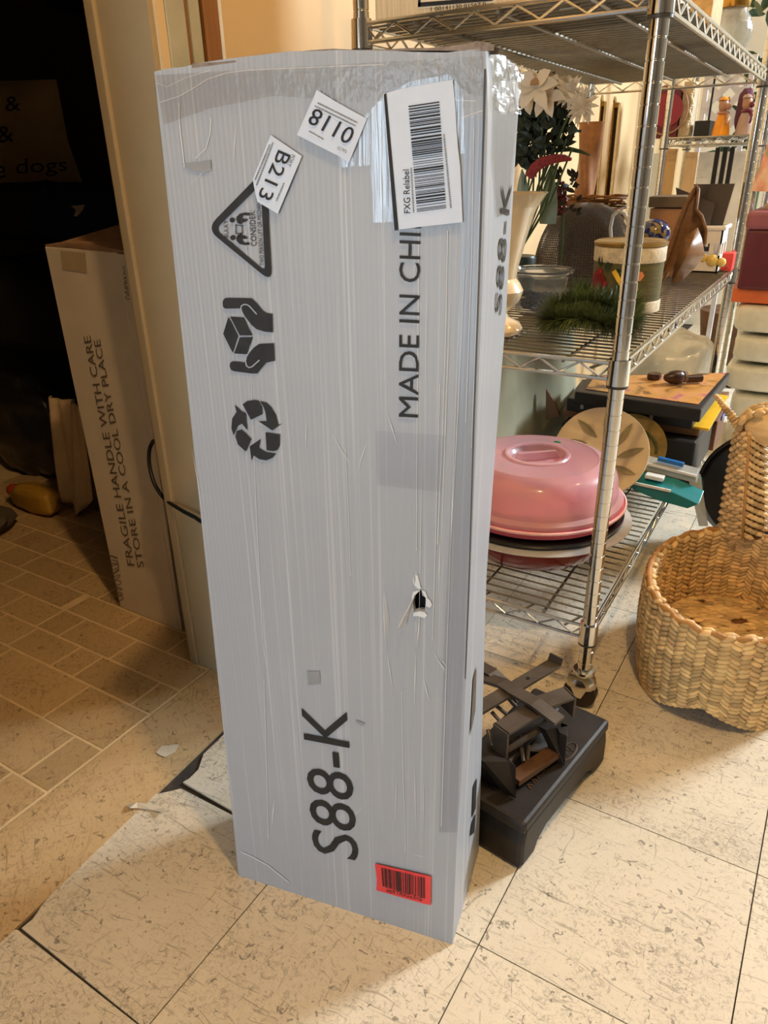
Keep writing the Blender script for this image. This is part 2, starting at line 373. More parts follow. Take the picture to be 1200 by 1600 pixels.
# ================================================================== the grey carton
BL, BR, BB = Vector((-.595, .522, 0)), Vector((-.275, .587, 0)), Vector((-.306, .741, 0))
LEAN = .018
def axis_n(a, b):
    n = (b-a).cross(Vector((0, LEAN, 1))); return np.array(n.normalized())
NF = axis_n(BL, BR); NS = axis_n(BR, BB)
if NF[1] > 0: NF = -NF
if NS[0] < 0: NS = -NS
def face(u, v, lift=0.0): return Vector(PL(u, v, BL, NF))+Vector(NF)*lift
def at_z(poly, z):
    for a, b in zip(poly, poly[1:]):
        if a.z <= z <= b.z:
            return a.lerp(b, (z-a.z)/max(1e-9, b.z-a.z))
    return poly[0].copy() if z < poly[0].z else poly[-1].copy()
EL = [face(*p) for p in ((373, 1370), (369, 1330), (350, 1080), (330, 880), (300, 600), (265, 310), (250, 185), (241, 112))]
ER = [face(*p) for p in ((707, 1477), (713, 1330), (722, 1200), (735, 900), (752, 500), (762, 200), (762, 150), (759, 77))]
EL[0].z = max(0, EL[0].z); ER[0].z = max(0, ER[0].z)
Yb = BB.y
def backpt(u, v):
    z = W(u, v, 1, Yb)[2]; return Vector(W(u, v, 1, Yb+LEAN*z))
EB = [backpt(*p) for p in ((748, 1331), (760, 900), (775, 690), (790, 500), (808, 200), (812, 140), (805, 100))]
EB[0].z = 0.0
def pix(p):
    d = np.array(p)-np.array([0, 0, EYE]); z = d @ AX[2]; return 600+F_PX*(d @ AX[0])/z, 800+F_PX*(d @ AX[1])/z
def side(u, v, lift=0.0):
    "point of the narrow right side (a ruled surface between its two edges)"
    t = min(1, max(0, PL(u, v, BR, NS)[2])); s = .5
    for _ in range(14):
        a, b = at_z(ER, ER[0].z+(ER[-1].z-ER[0].z)*t), at_z(EB, EB[0].z+(EB[-1].z-EB[0].z)*t)
        ua, ub = pix(a)[0], pix(b)[0]; s = (u-ua)/(ub-ua); p = a.lerp(b, s); t += (pix(p)[1]-v)/1300
    return p+Vector(NS)*lift
carton = thing('tall_carton', 'tall scuffed grey shipping carton with black S88-K print standing on end', 'box', (BL.x, BL.y, 0))
NV = 44
def fpt(s, t):
    a, b = at_z(EL, EL[0].z+(EL[-1].z-EL[0].z)*t), at_z(ER, ER[0].z+(ER[-1].z-ER[0].z)*t)
    p = a.lerp(b, s); k = math.sin(math.pi*s)
    p += Vector(NF)*(noise.noise(Vector((s*3, t*9, 1)))*.0005*k)
    if t > .96: p.z += ((.0075*math.sin(math.pi*min(1, s*1.15)) if s < .87 else .0075*math.sin(math.pi*min(1, s*1.15)))+.0016*noise.noise(Vector((s*14, 2, 3))))*(t-.96)/.04
    return p
NU = 20
grid = [[fpt(i/NU, j/NV) for i in range(NU+1)] for j in range(NV+1)]
# the hole punched through the face
hole_px = [(490, 353), (500, 405), (528, 413), (524, 470), (518, 525), (480, 518), (435, 532), (428, 490), (425, 455), (440, 400), (465, 378)]
hole = [face(560+x/5, 850+y/5) for x, y in hole_px]
hc = sum(hole, Vector())/len(hole)
body = bmesh.new()
vv = [[body.verts.new(p) for p in row] for row in grid]
lo = [min(h[k] for h in hole) for k in range(3)]; hi = [max(h[k] for h in hole) for k in range(3)]
skip = set()
for j in range(NV):
    for i in range(NU):
        q = [grid[j][i], grid[j][i+1], grid[j+1][i+1], grid[j+1][i]]
        if max(p.x for p in q) > lo[0]-.001 and min(p.x for p in q) < hi[0]+.001 and max(p.z for p in q) > lo[2]-.001 and min(p.z for p in q) < hi[2]+.001:
            skip.add((i, j)); continue
        body.faces.new((vv[j][i], vv[j][i+1], vv[j+1][i+1], vv[j+1][i]))
cnt = {}
for i, j in skip:
    for e in (((j, i), (j, i+1)), ((j, i+1), (j+1, i+1)), ((j+1, i), (j+1, i+1)), ((j, i), (j+1, i))): cnt[e] = cnt.get(e, 0)+1
edges = []
for (a, b), n in cnt.items():
    if n == 1:
        va, vb = vv[a[0]][a[1]], vv[b[0]][b[1]]; edges.append(body.edges.get((va, vb)) or body.edges.new((va, vb)))
hv = [body.verts.new(h) for h in hole]
hv2 = [body.verts.new(h-Vector(NF)*.006+(hc-h)*.05) for h in hole]
for k in range(len(hv)):
    edges.append(body.edges.new((hv[k], hv[(k+1) % len(hv)])))
bmesh.ops.triangle_fill(body, edges=edges, use_beauty=True, use_dissolve=False)
for k in range(len(hv)):
    k2 = (k+1) % len(hv); body.faces.new((hv[k], hv[k2], hv2[k2], hv2[k]))
# right side, back, left side and top
SB = 8
sv = [[vv[j][NU] for j in range(NV+1)]]
def bpt(t): return at_z(EB, EB[0].z+(EB[-1].z-EB[0].z)*t)
for s in range(1, SB+1):
    sv.append([body.verts.new(grid[j][NU].lerp(bpt(j/NV), s/SB)+Vector(NS)*(.0003*math.sin(math.pi*s/SB)*noise.noise(Vector((s*.8, j*.35, 5))))) for j in range(NV+1)])
for s in range(SB):
    for j in range(NV): body.faces.new((sv[s][j], sv[s+1][j], sv[s+1][j+1], sv[s][j+1]))
dep = BB-BR
bl_lo = body.verts.new(grid[0][0]+dep); bl_hi = body.verts.new(grid[NV][0]+(EB[-1]-ER[-1])); bl_hi.co.z = 1.03
body.faces.new([vv[j][0] for j in range(NV+1)]+[bl_hi, bl_lo])
body.faces.new([sv[SB][j] for j in range(NV+1)]+[bl_hi, bl_lo])
body.faces.new([vv[0][i] for i in range(NU+1)]+[sv[s][0] for s in range(1, SB+1)]+[bl_lo])
cm = body.verts.new(grid[NV][NU//2].lerp(bl_hi.co.lerp(EB[-1], .5), .5)+Vector((0, 0, .006)))
ring = [vv[NV][i] for i in range(NU+1)]+[sv[s][NV] for s in range(1, SB+1)]+[bl_hi]
for k in range(len(ring)): body.faces.new((ring[k], ring[(k+1) % len(ring)], cm))
mb = MB(); body.verts.index_update(); mb.add([v.co.copy() for v in body.verts], [[v.index for v in f.verts] for f in body.faces]); body.free()
ob('carton_body', mb, M_CARTON, carton)
ob('hole_shade_sheet', MB().add([h-Vector(NF)*.012+(h-hc)*.9 for h in hole], [tuple(range(len(hole)))]), M_BLACK, carton)  # black sheet behind the hole stands in for the shade inside

def ink_quad(parent, body_, quad, m=M_INK, fn=face, lift=.0013, name='lettering', crop=None):
    "lettering whose corners bl, br, tr, tl lie at these places of a face"
    v, f = txt(body_); bl, br, tr, tl = [Vector((*q, 0)) for q in quad]; vs = []
    for x, y in v:
        p = bl.lerp(br, x).lerp(tl.lerp(tr, x), y); vs.append(fn(p.x, p.y, lift))
    return ob(name, MB().add(vs, f), m, parent)
def ink_line(parent, body_, c, rd, w, h, m=M_INK, fn=face, lift=.0013, name='lettering'):
    r = Vector((rd[0], rd[1])).normalized(); u = Vector((r.y, -r.x)); c = Vector(c)
    q = [c-r*w/2-u*h/2, c+r*w/2-u*h/2, c+r*w/2+u*h/2, c-r*w/2+u*h/2]
    return ink_quad(parent, body_, [tuple(p) for p in q], m, fn, lift, name)
def ink_polys(parent, polys, m=M_INK, fn=face, lift=.0013, name='symbol', label=None, kind=None):
    mb = MB()
    for p in polys: mb.add([fn(x, y, lift) for x, y in p], [tuple(range(len(p)))])
    return ob(name, mb, m, parent, label=label, kind=kind)
c3 = lambda pts: [(320+x/3.2, 250+y/3.2) for x, y in pts]
def arc_pts(c, r, a0, a1, n=8): return [(c[0]+r*math.cos(a0+(a1-a0)*k/n), c[1]+r*math.sin(a0+(a1-a0)*k/n)) for k in range(n+1)]
def rounded(tri, r):
    out = []; n = len(tri)
    for k in range(n):
        p, a, b = Vector(tri[k]), Vector(tri[k-1]), Vector(tri[(k+1) % n]); da, db = (a-p).normalized(), (b-p).normalized()
        s = p+da*r; e = p+db*r
        for q in range(7):
            t = q/6; out.append(tuple(s*(1-t)**2+p*2*t*(1-t)+e*t*t))
    return out
# bulky warning triangle
o_, i_ = rounded([(12, 343), (340, 612), (308, 40)], 70), rounded([(56, 345), (305, 556), (282, 120)], 34)
tri = MB(); n = len(o_); tri.add([face(*c3([p])[0], .0013) for p in o_+i_], [(k, (k+1) % n, n+(k+1) % n, n+k) for k in range(n)])
warn = ob('warning_triangle', tri, M_INK, carton)
ink_line(warn, 'BULKY', c3([(109, 345)])[0], (-.05, -1), 27, 6.3)
ink_line(warn, 'CONSIDER:', c3([(243, 341)])[0], (-.06, -1), 56, 9)
ink_line(warn, 'TWO PERSON LIFT OR MECHANICAL', c3([(278, 346)])[0], (-.06, -1), 113, 6.5)
pers = []
for hx, hy in ((143, 388), (140, 300)): pers.append(c3(arc_pts((hx, hy), 13, 0, 6.28, 14)))
for s, cy in ((1, 392), (-1, 296)):
    yy = lambda d: cy+s*d
    pers.append(c3([(160, yy(-4)), (178, yy(-14)), (200, yy(-16)), (214, yy(-8)), (216, yy(2)), (200, yy(2)), (188, yy(6)), (196, yy(20)), (224, yy(18)), (226, yy(32)), (205, yy(34)), (178, yy(28)), (162, yy(12))]))
    pers.append(c3([(162, yy(-6)), (168, yy(-20)), (186, yy(-26)), (192, yy(-18)), (178, yy(-8))]))
for a, b in (((155, 322), (190, 326)), ((157, 366), (192, 362))): pers.append(c3([a, b, (b[0], b[1]+4), (a[0], a[1]+4)]))
pers.append(c3([(155, 322), (159, 322), (161, 368), (157, 368)])); pers.append(c3([(187, 326), (191, 326), (193, 364), (189, 364)]))
ink_polys(warn, pers, name='lifting_figures')
# handle-with-care hands and cube
care = ink_polys(carton, [c3(p) for p in (
    [(92, 716), (95, 700), (104, 690), (118, 688), (236, 690), (262, 715), (292, 752), (312, 764), (340, 768), (343, 861), (300, 857), (262, 845), (235, 822), (203, 780), (190, 755), (187, 741), (105, 742), (95, 734)],
    [(127, 1030), (130, 1012), (142, 1005), (160, 1005), (208, 1012), (213, 985), (228, 960), (250, 935), (275, 918), (348, 915), (353, 1003), (310, 1012), (285, 1040), (265, 1066), (235, 1066), (150, 1055), (134, 1048)],
    [(121, 784), (168, 880), (142, 962), (95, 868)], [(129, 782), (195, 786), (241, 876), (178, 876)], [(178, 886), (243, 884), (212, 970), (149, 966)])], name='handle_with_care_symbol')
def stroke(pts, w):
    P = [Vector(p) for p in pts]; L, R = [], []
    for k, p in enumerate(P):
        t = (P[min(k+1, len(P)-1)]-P[max(k-1, 0)]).normalized(); nn = Vector((-t.y, t.x))*w/2; L.append(tuple(p+nn)); R.append(tuple(p-nn))
    return [[L[k], L[k+1], R[k+1], R[k]] for k in range(len(P)-1)]
ink_polys(care, [c3(q) for q in stroke([(184, 742), (188, 728), (200, 721), (216, 722), (228, 730), (264, 770)], 6)+stroke([(209, 1008), (212, 1025), (224, 1036), (240, 1032), (278, 998)], 6)], M_CARTON, lift=.0018, name='finger_outline', label='pale line drawn between thumb and palm of each hand', kind='stuff')
ink_polys(carton, [c3(p) for p in (
    [(152, 1222), (185, 1254), (207, 1266), (216, 1350), (188, 1316), (165, 1330), (147, 1375), (136, 1340), (140, 1290), (162, 1258)],
    [(192, 1220), (215, 1203), (250, 1198), (272, 1202), (288, 1235), (290, 1270), (233, 1297)],
    [(278, 1203), (310, 1212), (335, 1235), (358, 1275), (370, 1322), (391, 1314), (340, 1351), (271, 1304), (312, 1304), (306, 1262), (296, 1232)],
    [(306, 1360), (378, 1370), (377, 1425), (366, 1448), (348, 1454), (312, 1450)],
    [(282, 1393), (272, 1438), (310, 1460), (357, 1466), (342, 1487), (310, 1500), (275, 1494), (245, 1474), (237, 1502), (227, 1430)],
    [(163, 1352), (185, 1346), (235, 1393), (207, 1456), (168, 1420), (155, 1380)])], name='recycling_symbol')
ink_quad(carton, 'S88-K', [(561.5, 1345), (542.8, 1111.6), (470, 1098.4), (489.8, 1329)])
ink_quad(carton, 'MADE IN CHINA', [(653.8, 652.2), (658.8, 289), (625, 287.5), (623.4, 650.6)])
ink_quad(carton, 'S88-K', [(779.5, 493), (797, 287), (781, 283), (770.5, 487)], fn=side)
ink_polys(carton, [[(737, 1228), (743, 1215), (741, 1262), (735, 1278)], [(735, 1284), (741, 1270), (739, 1300), (732, 1306)]], fn=side, name='faded_side_print')
# tape: smooth clear film lying over the face
def patch(name, pts, fn, m, lift, parent=carton, label=None): return ink_polys(parent, [pts], m, fn, lift, name, label)
patch('tape_strip', [(528, 262), (552, 200), (600, 152), (640, 128), (702, 116), (724, 140), (727, 240), (640, 240), (640, 345), (583, 348), (580, 258)], face, M_TAPE, .0016, label='shiny clear tape reflecting daylight')
patch('tape_strip', [(587, 672), (697, 680), (690, 768), (590, 757)], face, M_TAPE2, .0016, label='faint clear tape patch')
patch('tape_strip', [(244, 118), (756, 88), (756, 150), (560, 160), (430, 150), (330, 170), (258, 195)], face, M_FILM, .0022, label='wrinkled clear film folded over the top edge')
patch('tape_strip', [(766, 90), (808, 108), (805, 200), (793, 330), (772, 340), (766, 240)], side, M_FILM2, .0016, label='wrinkled clear film on the narrow side')
patch('tape_strip', [(737, 1060), (742, 1040), (740, 1110), (732, 1150)], side, mat('brown_tape', (110, 104, 96), .3), .0014, label='dark tape scrap low on the narrow side')
# long scuffs in the film, plus wrinkle glints painted on as white strokes
M_SCUFF_GLINT = mat('white_scuff_glint', (222, 226, 230), .5, var=.04)
scuffs_glints = []
for x0, y0, x1, y1, w in ((648, 890, 652, 925, 3), (655, 950, 650, 1010, 2.4), (601, 925, 606, 1010, 2.6), (679, 1010, 700, 1060, 2.8), (605, 1010, 614, 1070, 1.6), (650, 1010, 648, 1100, 2), (688, 850, 686, 925, 2), (662, 1060, 672, 1095, 2),
                          (660, 700, 655, 1000, 1.2), (720, 420, 696, 1080, 1.2), (705, 430, 688, 900, 1.5), (668, 430, 664, 640, 1), (575, 690, 560, 740, 1.6), (606, 650, 622, 700, 2.0), (345, 250, 290, 300, 1), (370, 185, 365, 270, 1.2), (300, 700, 318, 800, 1),
                          (480, 640, 478, 700, 1.3), (519, 680, 550, 735, 1.6), (410, 990, 418, 1045, 1), (620, 1200, 618, 1290, 1.2), (648, 1190, 650, 1300, 1.5), (662, 1210, 662, 1300, 1), (430, 1245, 425, 1300, 2), (545, 1270, 570, 1260, 1), (640, 1338, 672, 1335, 2)):
    for k in range(4 if w > 2 else 1):
        dx = (k-1.5)*w*.8 if w > 2 else 0; y0 += random.uniform(-8, 8); y1 += random.uniform(-8, 8); mx, my = (x0+x1)/2+dx, (y0+y1)/2+random.uniform(-6, 6); ww = w*random.uniform(.15, .3) if w > 2 else w*.4
        scuffs_glints.append([(x0+dx*.4, y0), (mx+ww, my), (x1+dx*.7, y1), (mx-ww, my)])
for pl_, w in (([(281, 160), (281, 185), (283, 208), (287, 240), (289, 262)], 1.3), ([(331, 184), (329, 210), (323, 232), (307, 247)], 1.0), ([(251, 160), (280, 151), (300, 140), (325, 124), (355, 114), (388, 110), (450, 107), (520, 104), (600, 101)], 1.3), ([(246, 130), (262, 136), (290, 122), (330, 110)], .8),
               ([(655, 360), (654, 500), (652, 700), (651, 860)], .9), ([(700, 360), (697, 520), (690, 720), (684, 850)], 1.1), ([(688, 600), (683, 760), (680, 880), (676, 1000)], .9), ([(726, 420), (716, 640), (704, 860), (696, 1100), (690, 1290)], 1.0), ([(741, 200), (737, 420), (728, 660)], .9), ([(750, 300), (745, 480), (737, 700)], .7),
               ([(413, 1060), (417, 1200), (420, 1310)], .7), ([(377, 1330), (395, 1338), (420, 1352), (452, 1378)], 1.4), ([(385, 360), (392, 560), (401, 800), (411, 1000)], .5), ([(540, 700), (545, 800), (548, 900)], .6), ([(628, 1080), (630, 1200), (634, 1330)], .6), ([(690, 150), (700, 156), (745, 158)], 1.0), ([(700, 190), (722, 184), (757, 172)], 1.0)):
    scuffs_glints += stroke(pl_, w)
ink_polys(carton, scuffs_glints, M_SCUFF_GLINT, face, .0011, 'scuff_and_glint_marks', 'white scuff streaks and painted wrinkle glints in the film', kind='stuff')
patch('edge_crease', [(757, 108), (760, 108), (750, 420), (742, 640), (734, 900), (728, 1060), (726.5, 1060), (732.5, 900), (740.5, 640), (748.5, 420)], face, mat('dark_crease', (66, 66, 74), .5), .0012, label='dark crease along the right front edge')
patch('tape_strip', [(728, 180), (755, 180), (741, 640), (722, 1100), (714, 1300), (686, 1300), (694, 1000), (714, 600)], face, M_TAPE2, .0009, label='long clear tape down the right side of the front')
ink_polys(carton, [[(284, 256), (300, 254), (330, 250), (331, 266), (318, 270), (300, 266)], [(480, 1048), (500, 1048), (501, 1068), (482, 1070)], [(556, 1124), (572, 1130), (566, 1134), (556, 1128)]], mat('dirt_smudge', (148, 151, 156), .6), face, .0010, 'dirt_smudge', kind='stuff')
# torn paper round the hole
c5 = lambda pts: [(560+x/5, 850+y/5) for x, y in pts]
ink_polys(carton, [c5(p) for p in ([(430, 370), (490, 352), (440, 400), (425, 455), (420, 410)], [(528, 413), (560, 430), (578, 470), (560, 495), (530, 480)], [(435, 532), (480, 520), (520, 527), (540, 550), (520, 575), (470, 560), (430, 560)], [(500, 360), (525, 365), (545, 420), (520, 410)],
                                  [(450, 230), (470, 260), (492, 345), (470, 348), (445, 320)])], M_SCUFF_GLINT, face, .0012, 'torn_rim', 'white torn edge round the punched hole')
flap = MB(); fp = [c5([p])[0] for p in ((432, 415), (405, 480), (372, 540), (345, 600))]; fq = [c5([p])[0] for p in ((418, 470), (395, 520), (372, 570), (362, 625))]
flap.add([face(*p, .002+.004*k) for k, p in enumerate(fp)]+[face(*p, .001+.002*k) for k, p in enumerate(fq)], [(k, k+1, k+5, k+4) for k in range(3)])
ob('torn_flap', flap, M_SCUFF_GLINT, carton, solid=.0006)
# crushed top: bent lip of cardboard and bunched film at the corners
def edge_v(u): return max(112-.068*(u-241)-13*math.sin(math.pi*min(1, max(0, (u-241)/518))*1.0)+3, 0)
lip = MB(); tops = [(300, 99), (340, 97), (380, 93), (420, 89), (470, 80), (490, 78), (520, 76), (560, 78), (600, 77), (640, 75), (670, 75), (700, 72), (730, 68), (745, 64), (760, 66), (772, 70)]
for a, b in zip(tops, tops[1:]):
    p, q = face(*a), face(*b); pb, qb = face(a[0], edge_v(a[0])), face(b[0], edge_v(b[0])); d = -Vector(NF)*.02
    lip.add([pb, qb, q, p, pb+d, qb+d, q+d, p+d], [(0, 1, 2, 3), (3, 2, 6, 7), (4, 5, 6, 7)])
ob('crushed_flap_edge', lip, mat('dusty_corrugated_edge', (140, 126, 116), .7, var=.35, scale=120), carton)
def crumple(p00, p10, p11, p01, n, amp, seed, nrm):
    def fn(s, t):
        p = p00.lerp(p10, s).lerp(p01.lerp(p11, s), t)
        return p+Vector(nrm)*(amp*(.55+noise.noise(Vector((s*9+seed, t*2.2, 0)))+.6*noise.noise(Vector((s*21, t*4+seed+s*3, 3)))))
    return MB().grid(fn, n, n)
ob('bunched_film', crumple(side(764, 78), side(812, 104), side(808, 180), side(764, 170), 26, .0055, 3, NS), M_FILM2, carton, label='crumpled clear film bunched at the top right corner')
ob('bunched_film', crumple(face(752, 66), face(768, 74), side(800, 92), face(752, 95), 16, .004, 9, NF), M_FILM, carton, label='crumpled clear film over the top edge')
tl = face(241, 112)
ob('bunched_film', crumple(tl+Vector((-.004, .02, -.09)), tl+Vector((-.001, -.001, -.085)), tl+Vector((-.001, .001, -.006)), tl+Vector((-.004, .03, -.006)), 14, .003, 5, (-1, 0, 0)), M_FILM, carton, label='crumpled film at the top left corner')
# stickers
def sticker(name, label, corners, m=M_PAPER, lift=.0025):
    return ink_polys(carton, [corners], m, face, lift, name, label)
st = sticker('sticker', 'white sticker reading B213', [(425, 211), (473.5, 244), (436, 334), (404, 315), (399, 292), (397, 280)])
ink_line(st, 'B213', (431, 274.5), (-25.5, 57), 79, 22, lift=.0032)
ink_line(st, 'PORT', (457, 251), (-25.5, 57), 19, 6, M_INK2, lift=.0032)
def small_rows(parent, rows_, m=M_INK2, lift=.0032):
    pol = []
    for (x0, y0), (x1, y1), w in rows_:
        a, b = Vector((x0, y0)), Vector((x1, y1)); t = (b-a); L = t.length; t.normalize(); nn = Vector((-t.y, t.x))*w/2; d = 0
        while d < L:
            e = min(L, d+random.uniform(1.2, 3)); p, q = a+t*d, a+t*e; pol.append([tuple(p+nn), tuple(q+nn), tuple(q-nn), tuple(p-nn)]); d = e+random.uniform(.5, 1)
    ink_polys(parent, pol, m, face, lift, 'small_print', kind='stuff')
small_rows(st, [((429, 223), (403, 290), 2.2), ((424, 226), (401, 281), 2), ((446, 286), (434, 314), 2)])
st = sticker('sticker', 'white sticker reading 0118 upside down', [(497, 141), (523, 157), (528, 160), (575, 186), (547, 254), (535, 246), (466, 211)])
ink_line(st, '0118', (520, 197.5), (-49, -27), 73, 27, lift=.0032)
ink_line(st, 'TACO', (537, 234), (-49, -20), 16, 5, M_INK2, lift=.0032)
small_rows(st, [((560, 192), (498, 161), 2.4), ((557, 197), (494, 166), 2), ((508, 218), (485, 205), 2)])
st = sticker('shipping_label', 'long white barcode label with black left edge', [(600, 147), (640, 137), (708.5, 125), (712, 160), (716, 225), (720, 260), (724, 347), (660, 354), (617, 359.5), (608, 255)])
ink_polys(st, [[(601.5, 148), (605.5, 146), (624.5, 359), (618, 360)]], name='black_edge_stripe', lift=.003)
random.seed(11)
def bars(parent, q00, q10, q11, q01, n, m=M_INK, lift=.0032, name='barcode'):
    "bars stacked from edge q00-q10 to edge q01-q11"
    A, B, D, E_ = [Vector(q) for q in (q00, q10, q11, q01)]; pol = []; t = 0
    ws = [random.choice([1, 1, 1, 2, 2, 3]) for _ in range(2*n)]; tot = sum(ws)
    for k, w in enumerate(ws):
        t2 = t+w/tot
        if k % 2 == 0: pol.append([tuple(A.lerp(E_, t)), tuple(B.lerp(D, t)), tuple(B.lerp(D, t2)), tuple(A.lerp(E_, t2))])
        t = t2
    ink_polys(parent, pol, m, face, lift, name)
bars(st, (640, 166), (688, 159), (698.7, 326), (653.3, 332), 48)
ink_line(st, 'FXG Relabel', (637, 299), (-9, -260), 68, 10, lift=.0032)
small_rows(st, [((648, 332), (644, 262), 2), ((706, 325), (695, 210), 2.2)])
st = sticker('red_label', 'small red barcode label near the bottom', [(586.6, 1347), (674.4, 1367), (674, 1412), (660, 1409), (589, 1388.7), (590, 1372)], M_RED)
bars(st, (597, 1352.8), (599, 1382), (665.5, 1401), (665.5, 1369), 30)
ink_line(st, 'eeXTR0Go3nG', (633, 1395), (160, 43), 57, 6, lift=.0032)

# ================================================================== wire shelving unit
FRX, FRY, DX, DY = -.279, 1.148, -.457, 1.219
def S(lx, ly, z): return Vector((FRX+lx-.0127*ly, FRY+ly, z))
rack = thing('wire_shelving_unit', 'chrome wire shelving unit with three shelves on casters behind the tall carton', 'shelf', (FRX, FRY, 0))
def post_prof(z0, z1):
    pr = [(.0127, z0)]; z = z0+.018
    while z < z1-.01:
        pr += [(.0127, z-.0012), (.0116, z-.0006), (.0116, z+.0006), (.0127, z+.0012)]; z += .0254
    return pr+[(.0127, z1)]
def make_post(parent, p, z0, z1, caster=True):
    ob('post', MB().lathe(post_prof(z0, z1), p, 20), M_POST, parent, smooth=True)
    if caster:
        c = ob('caster_fork', MB().lathe([(.011, .074), (.0195, .0745), (.021, .079), (.0195, .0835), (.0127, .085)], p, 24)
               .prism([Vector(p)+Vector(q) for q in ((-.022, -.018, .074), (.018, -.018, .074), (.016, -.018, .055), (.004, -.018, .026), (-.006, -.018, .026), (-.026, -.018, .062))], (0, .003, 0))
               .prism([Vector(p)+Vector(q) for q in ((-.022, .015, .074), (.018, .015, .074), (.016, .015, .055), (.004, .015, .026), (-.006, .015, .026), (-.026, .015, .062))], (0, .003, 0))
               .lathe([(0, .0755), (.016, .0745), (.026, .066), (.030, .052), (.029, .046), (.0275, .052), (.023, .064), (0, .072)], Vector(p)+Vector((-.003, 0, 0)), 24, sy=.72), M_CHROME, parent, smooth=True)
        w = ob('wheel', MB().lathe([(.008, -.0125), (.026, -.0125), (.031, -.009), (.031, .009), (.026, .0125), (.008, .0125)], Vector(p)+Vector((-.002, 0, .031)), 28, axis=(0, 1, 0)), M_RUBBER, c, smooth=True)
for lx, ly in ((0, 0), (DX, 0), (0, DY), (DX, DY)): make_post(rack, S(lx, ly, 0), .083, 1.86)
def truss(mb, a, b, zt, h, n, r=.0021):
    "upper and lower rod with a bent wire between them"
    a, b = Vector(a), Vector(b)
    for z, rr in ((zt, .0033), (zt-h, .0033)): mb.tube([a+Vector((0, 0, z)), b+Vector((0, 0, z))], rr, 8)
    pts = [a.lerp(b, (k+.5)/n)+Vector((0, 0, zt-.003 if k % 2 else zt-h+.003)) for k in range(n)]
    mb.tube([a+Vector((0, 0, zt-.004))]+pts+[b+Vector((0, 0, zt-.004))], r, 6)
def make_shelf(parent, z, sm, dx, dy, nw, name='shelf', posts=True):
    deck = MB(); o = sm(0, 0, 0)
    for k in range(1, nw):
        y = dy*k/nw; deck.tube([sm(-.004, y, z-.001), sm(dx+.004, y, z-.001)], .0019, 6)
    for x in (dx*.2, dx*.5, dx*.8): deck.tube([sm(x, .004, z-.006), sm(x, dy-.004, z-.006)], .0031, 6)
    for k in range(5): deck.tube([sm(dx*(k+.5)/5, .0, z-.012), sm(dx*(k+.5)/5+.02, .03, z-.006)], .0025, 6)
    d = ob(name, deck, M_DECK, parent, smooth=True, kind='stuff')
    m = MB(); truss(m, sm(-.012, -.004, 0), sm(dx+.012, -.004, 0), z, .025, 13); ob('front_rail', m, M_CHROME, d, smooth=True)
    m = MB(); truss(m, sm(-.012, dy+.004, 0), sm(dx+.012, dy+.004, 0), z, .025, 13); ob('back_rail', m, M_CHROME, d, smooth=True)
    m = MB(); truss(m, sm(.004, .012, 0), sm(.004, dy-.012, 0), z, .025, int(34*dy/1.2)|1); ob('side_rail', m, M_CHROME, d, smooth=True)
    m = MB(); truss(m, sm(dx-.004, .012, 0), sm(dx-.004, dy-.012, 0), z, .025, int(34*dy/1.2)|1); ob('side_rail', m, M_CHROME, d, smooth=True)
    for lx in (0, dx):
        for ly in (0, dy):
            p = sm(lx, ly, 0)
            ob('corner_sleeve', MB().lathe([(.0132, z-.033), (.0172, z-.033), (.0165, z+.007), (.0132, z+.007)], p, 20), M_POST, d, smooth=True)
            ob('plastic_clip', MB().lathe([(.0134, z-.038), (.0168, z-.0375), (.0168, z-.0335), (.0134, z-.0335)], p, 16), M_COLLAR, d, smooth=True)
    return d
ZL, ZM, ZT = .179, .664, 1.150
for z in (ZL, ZM, ZT): make_shelf(rack, z, S, DX, DY, 48)

# ================================================================== old cast-iron scale base
M_IRON = mat('old_cast_iron', (44, 39, 36), .5, metal=.3, var=.25, scale=20, bump=.25, bscale=90)
M_IRON2 = mat('worn_steel_bar', (86, 77, 69), .5, metal=.4, var=.25, scale=30, bump=.15)
M_RUST = mat('rust_brown_iron', (96, 66, 42), .6, metal=.2, var=.3, scale=25)
SO = Vector((-.238, .738, 0)); ea = Vector((.15, .989, 0)).normalized(); eb = Vector((-.989, .15, 0)).normalized()
def Q(a, b, z): return SO+ea*a+eb*b+Vector((0, 0, z))
scale = thing('scale_base', 'black cast-iron base of an old platform scale with bare levers, beside the tall carton', 'scale', SO)
La, Lb = .288, .135
mb = MB()
side_prof = [(0, 0), (.045, 0), (.054, .016), (.075, .026), (La-.075, .026), (La-.054, .016), (La-.045, 0), (La, 0), (La, .05), (La-.008, .078), (.008, .078), (0, .05)]
mb.prism([Q(a, 0, z) for a, z in side_prof], eb*Lb)
ob('base_casting', mb, M_IRON, scale, bevel=.008)
mb = MB(); mb.prism([Q(-.004, -.004, .079), Q(La-.012, -.004, .079), Q(La-.012, Lb+.004, .079), Q(-.004, Lb+.004, .079)], (0, 0, .022)); ob('top_plate', mb, M_IRON, scale, bevel=.006)
def standard(a, b, w, h, lean=0):
    pts = [(-.014, 0), (.014, 0), (.006, h*.35), (.009, h*.6), (w, h*.82), (w, h), (w*.5, h*.93), (0, h*.86), (-w*.5, h*.93), (-w, h), (-w, h*.82), (-.009, h*.6), (-.006, h*.35)]
    ob('upright', MB().prism([Q(a+lean*z, b+x, .101+z) for x, z in pts], ea*.009), M_IRON, scale, bevel=.0015)
def PQ(u, v, z): return Vector(W(u, v, 2, z))
def plate(name, pts, m, th=.004): ob(name, MB().prism(pts, (0, 0, -th)), m, scale, bevel=.001)
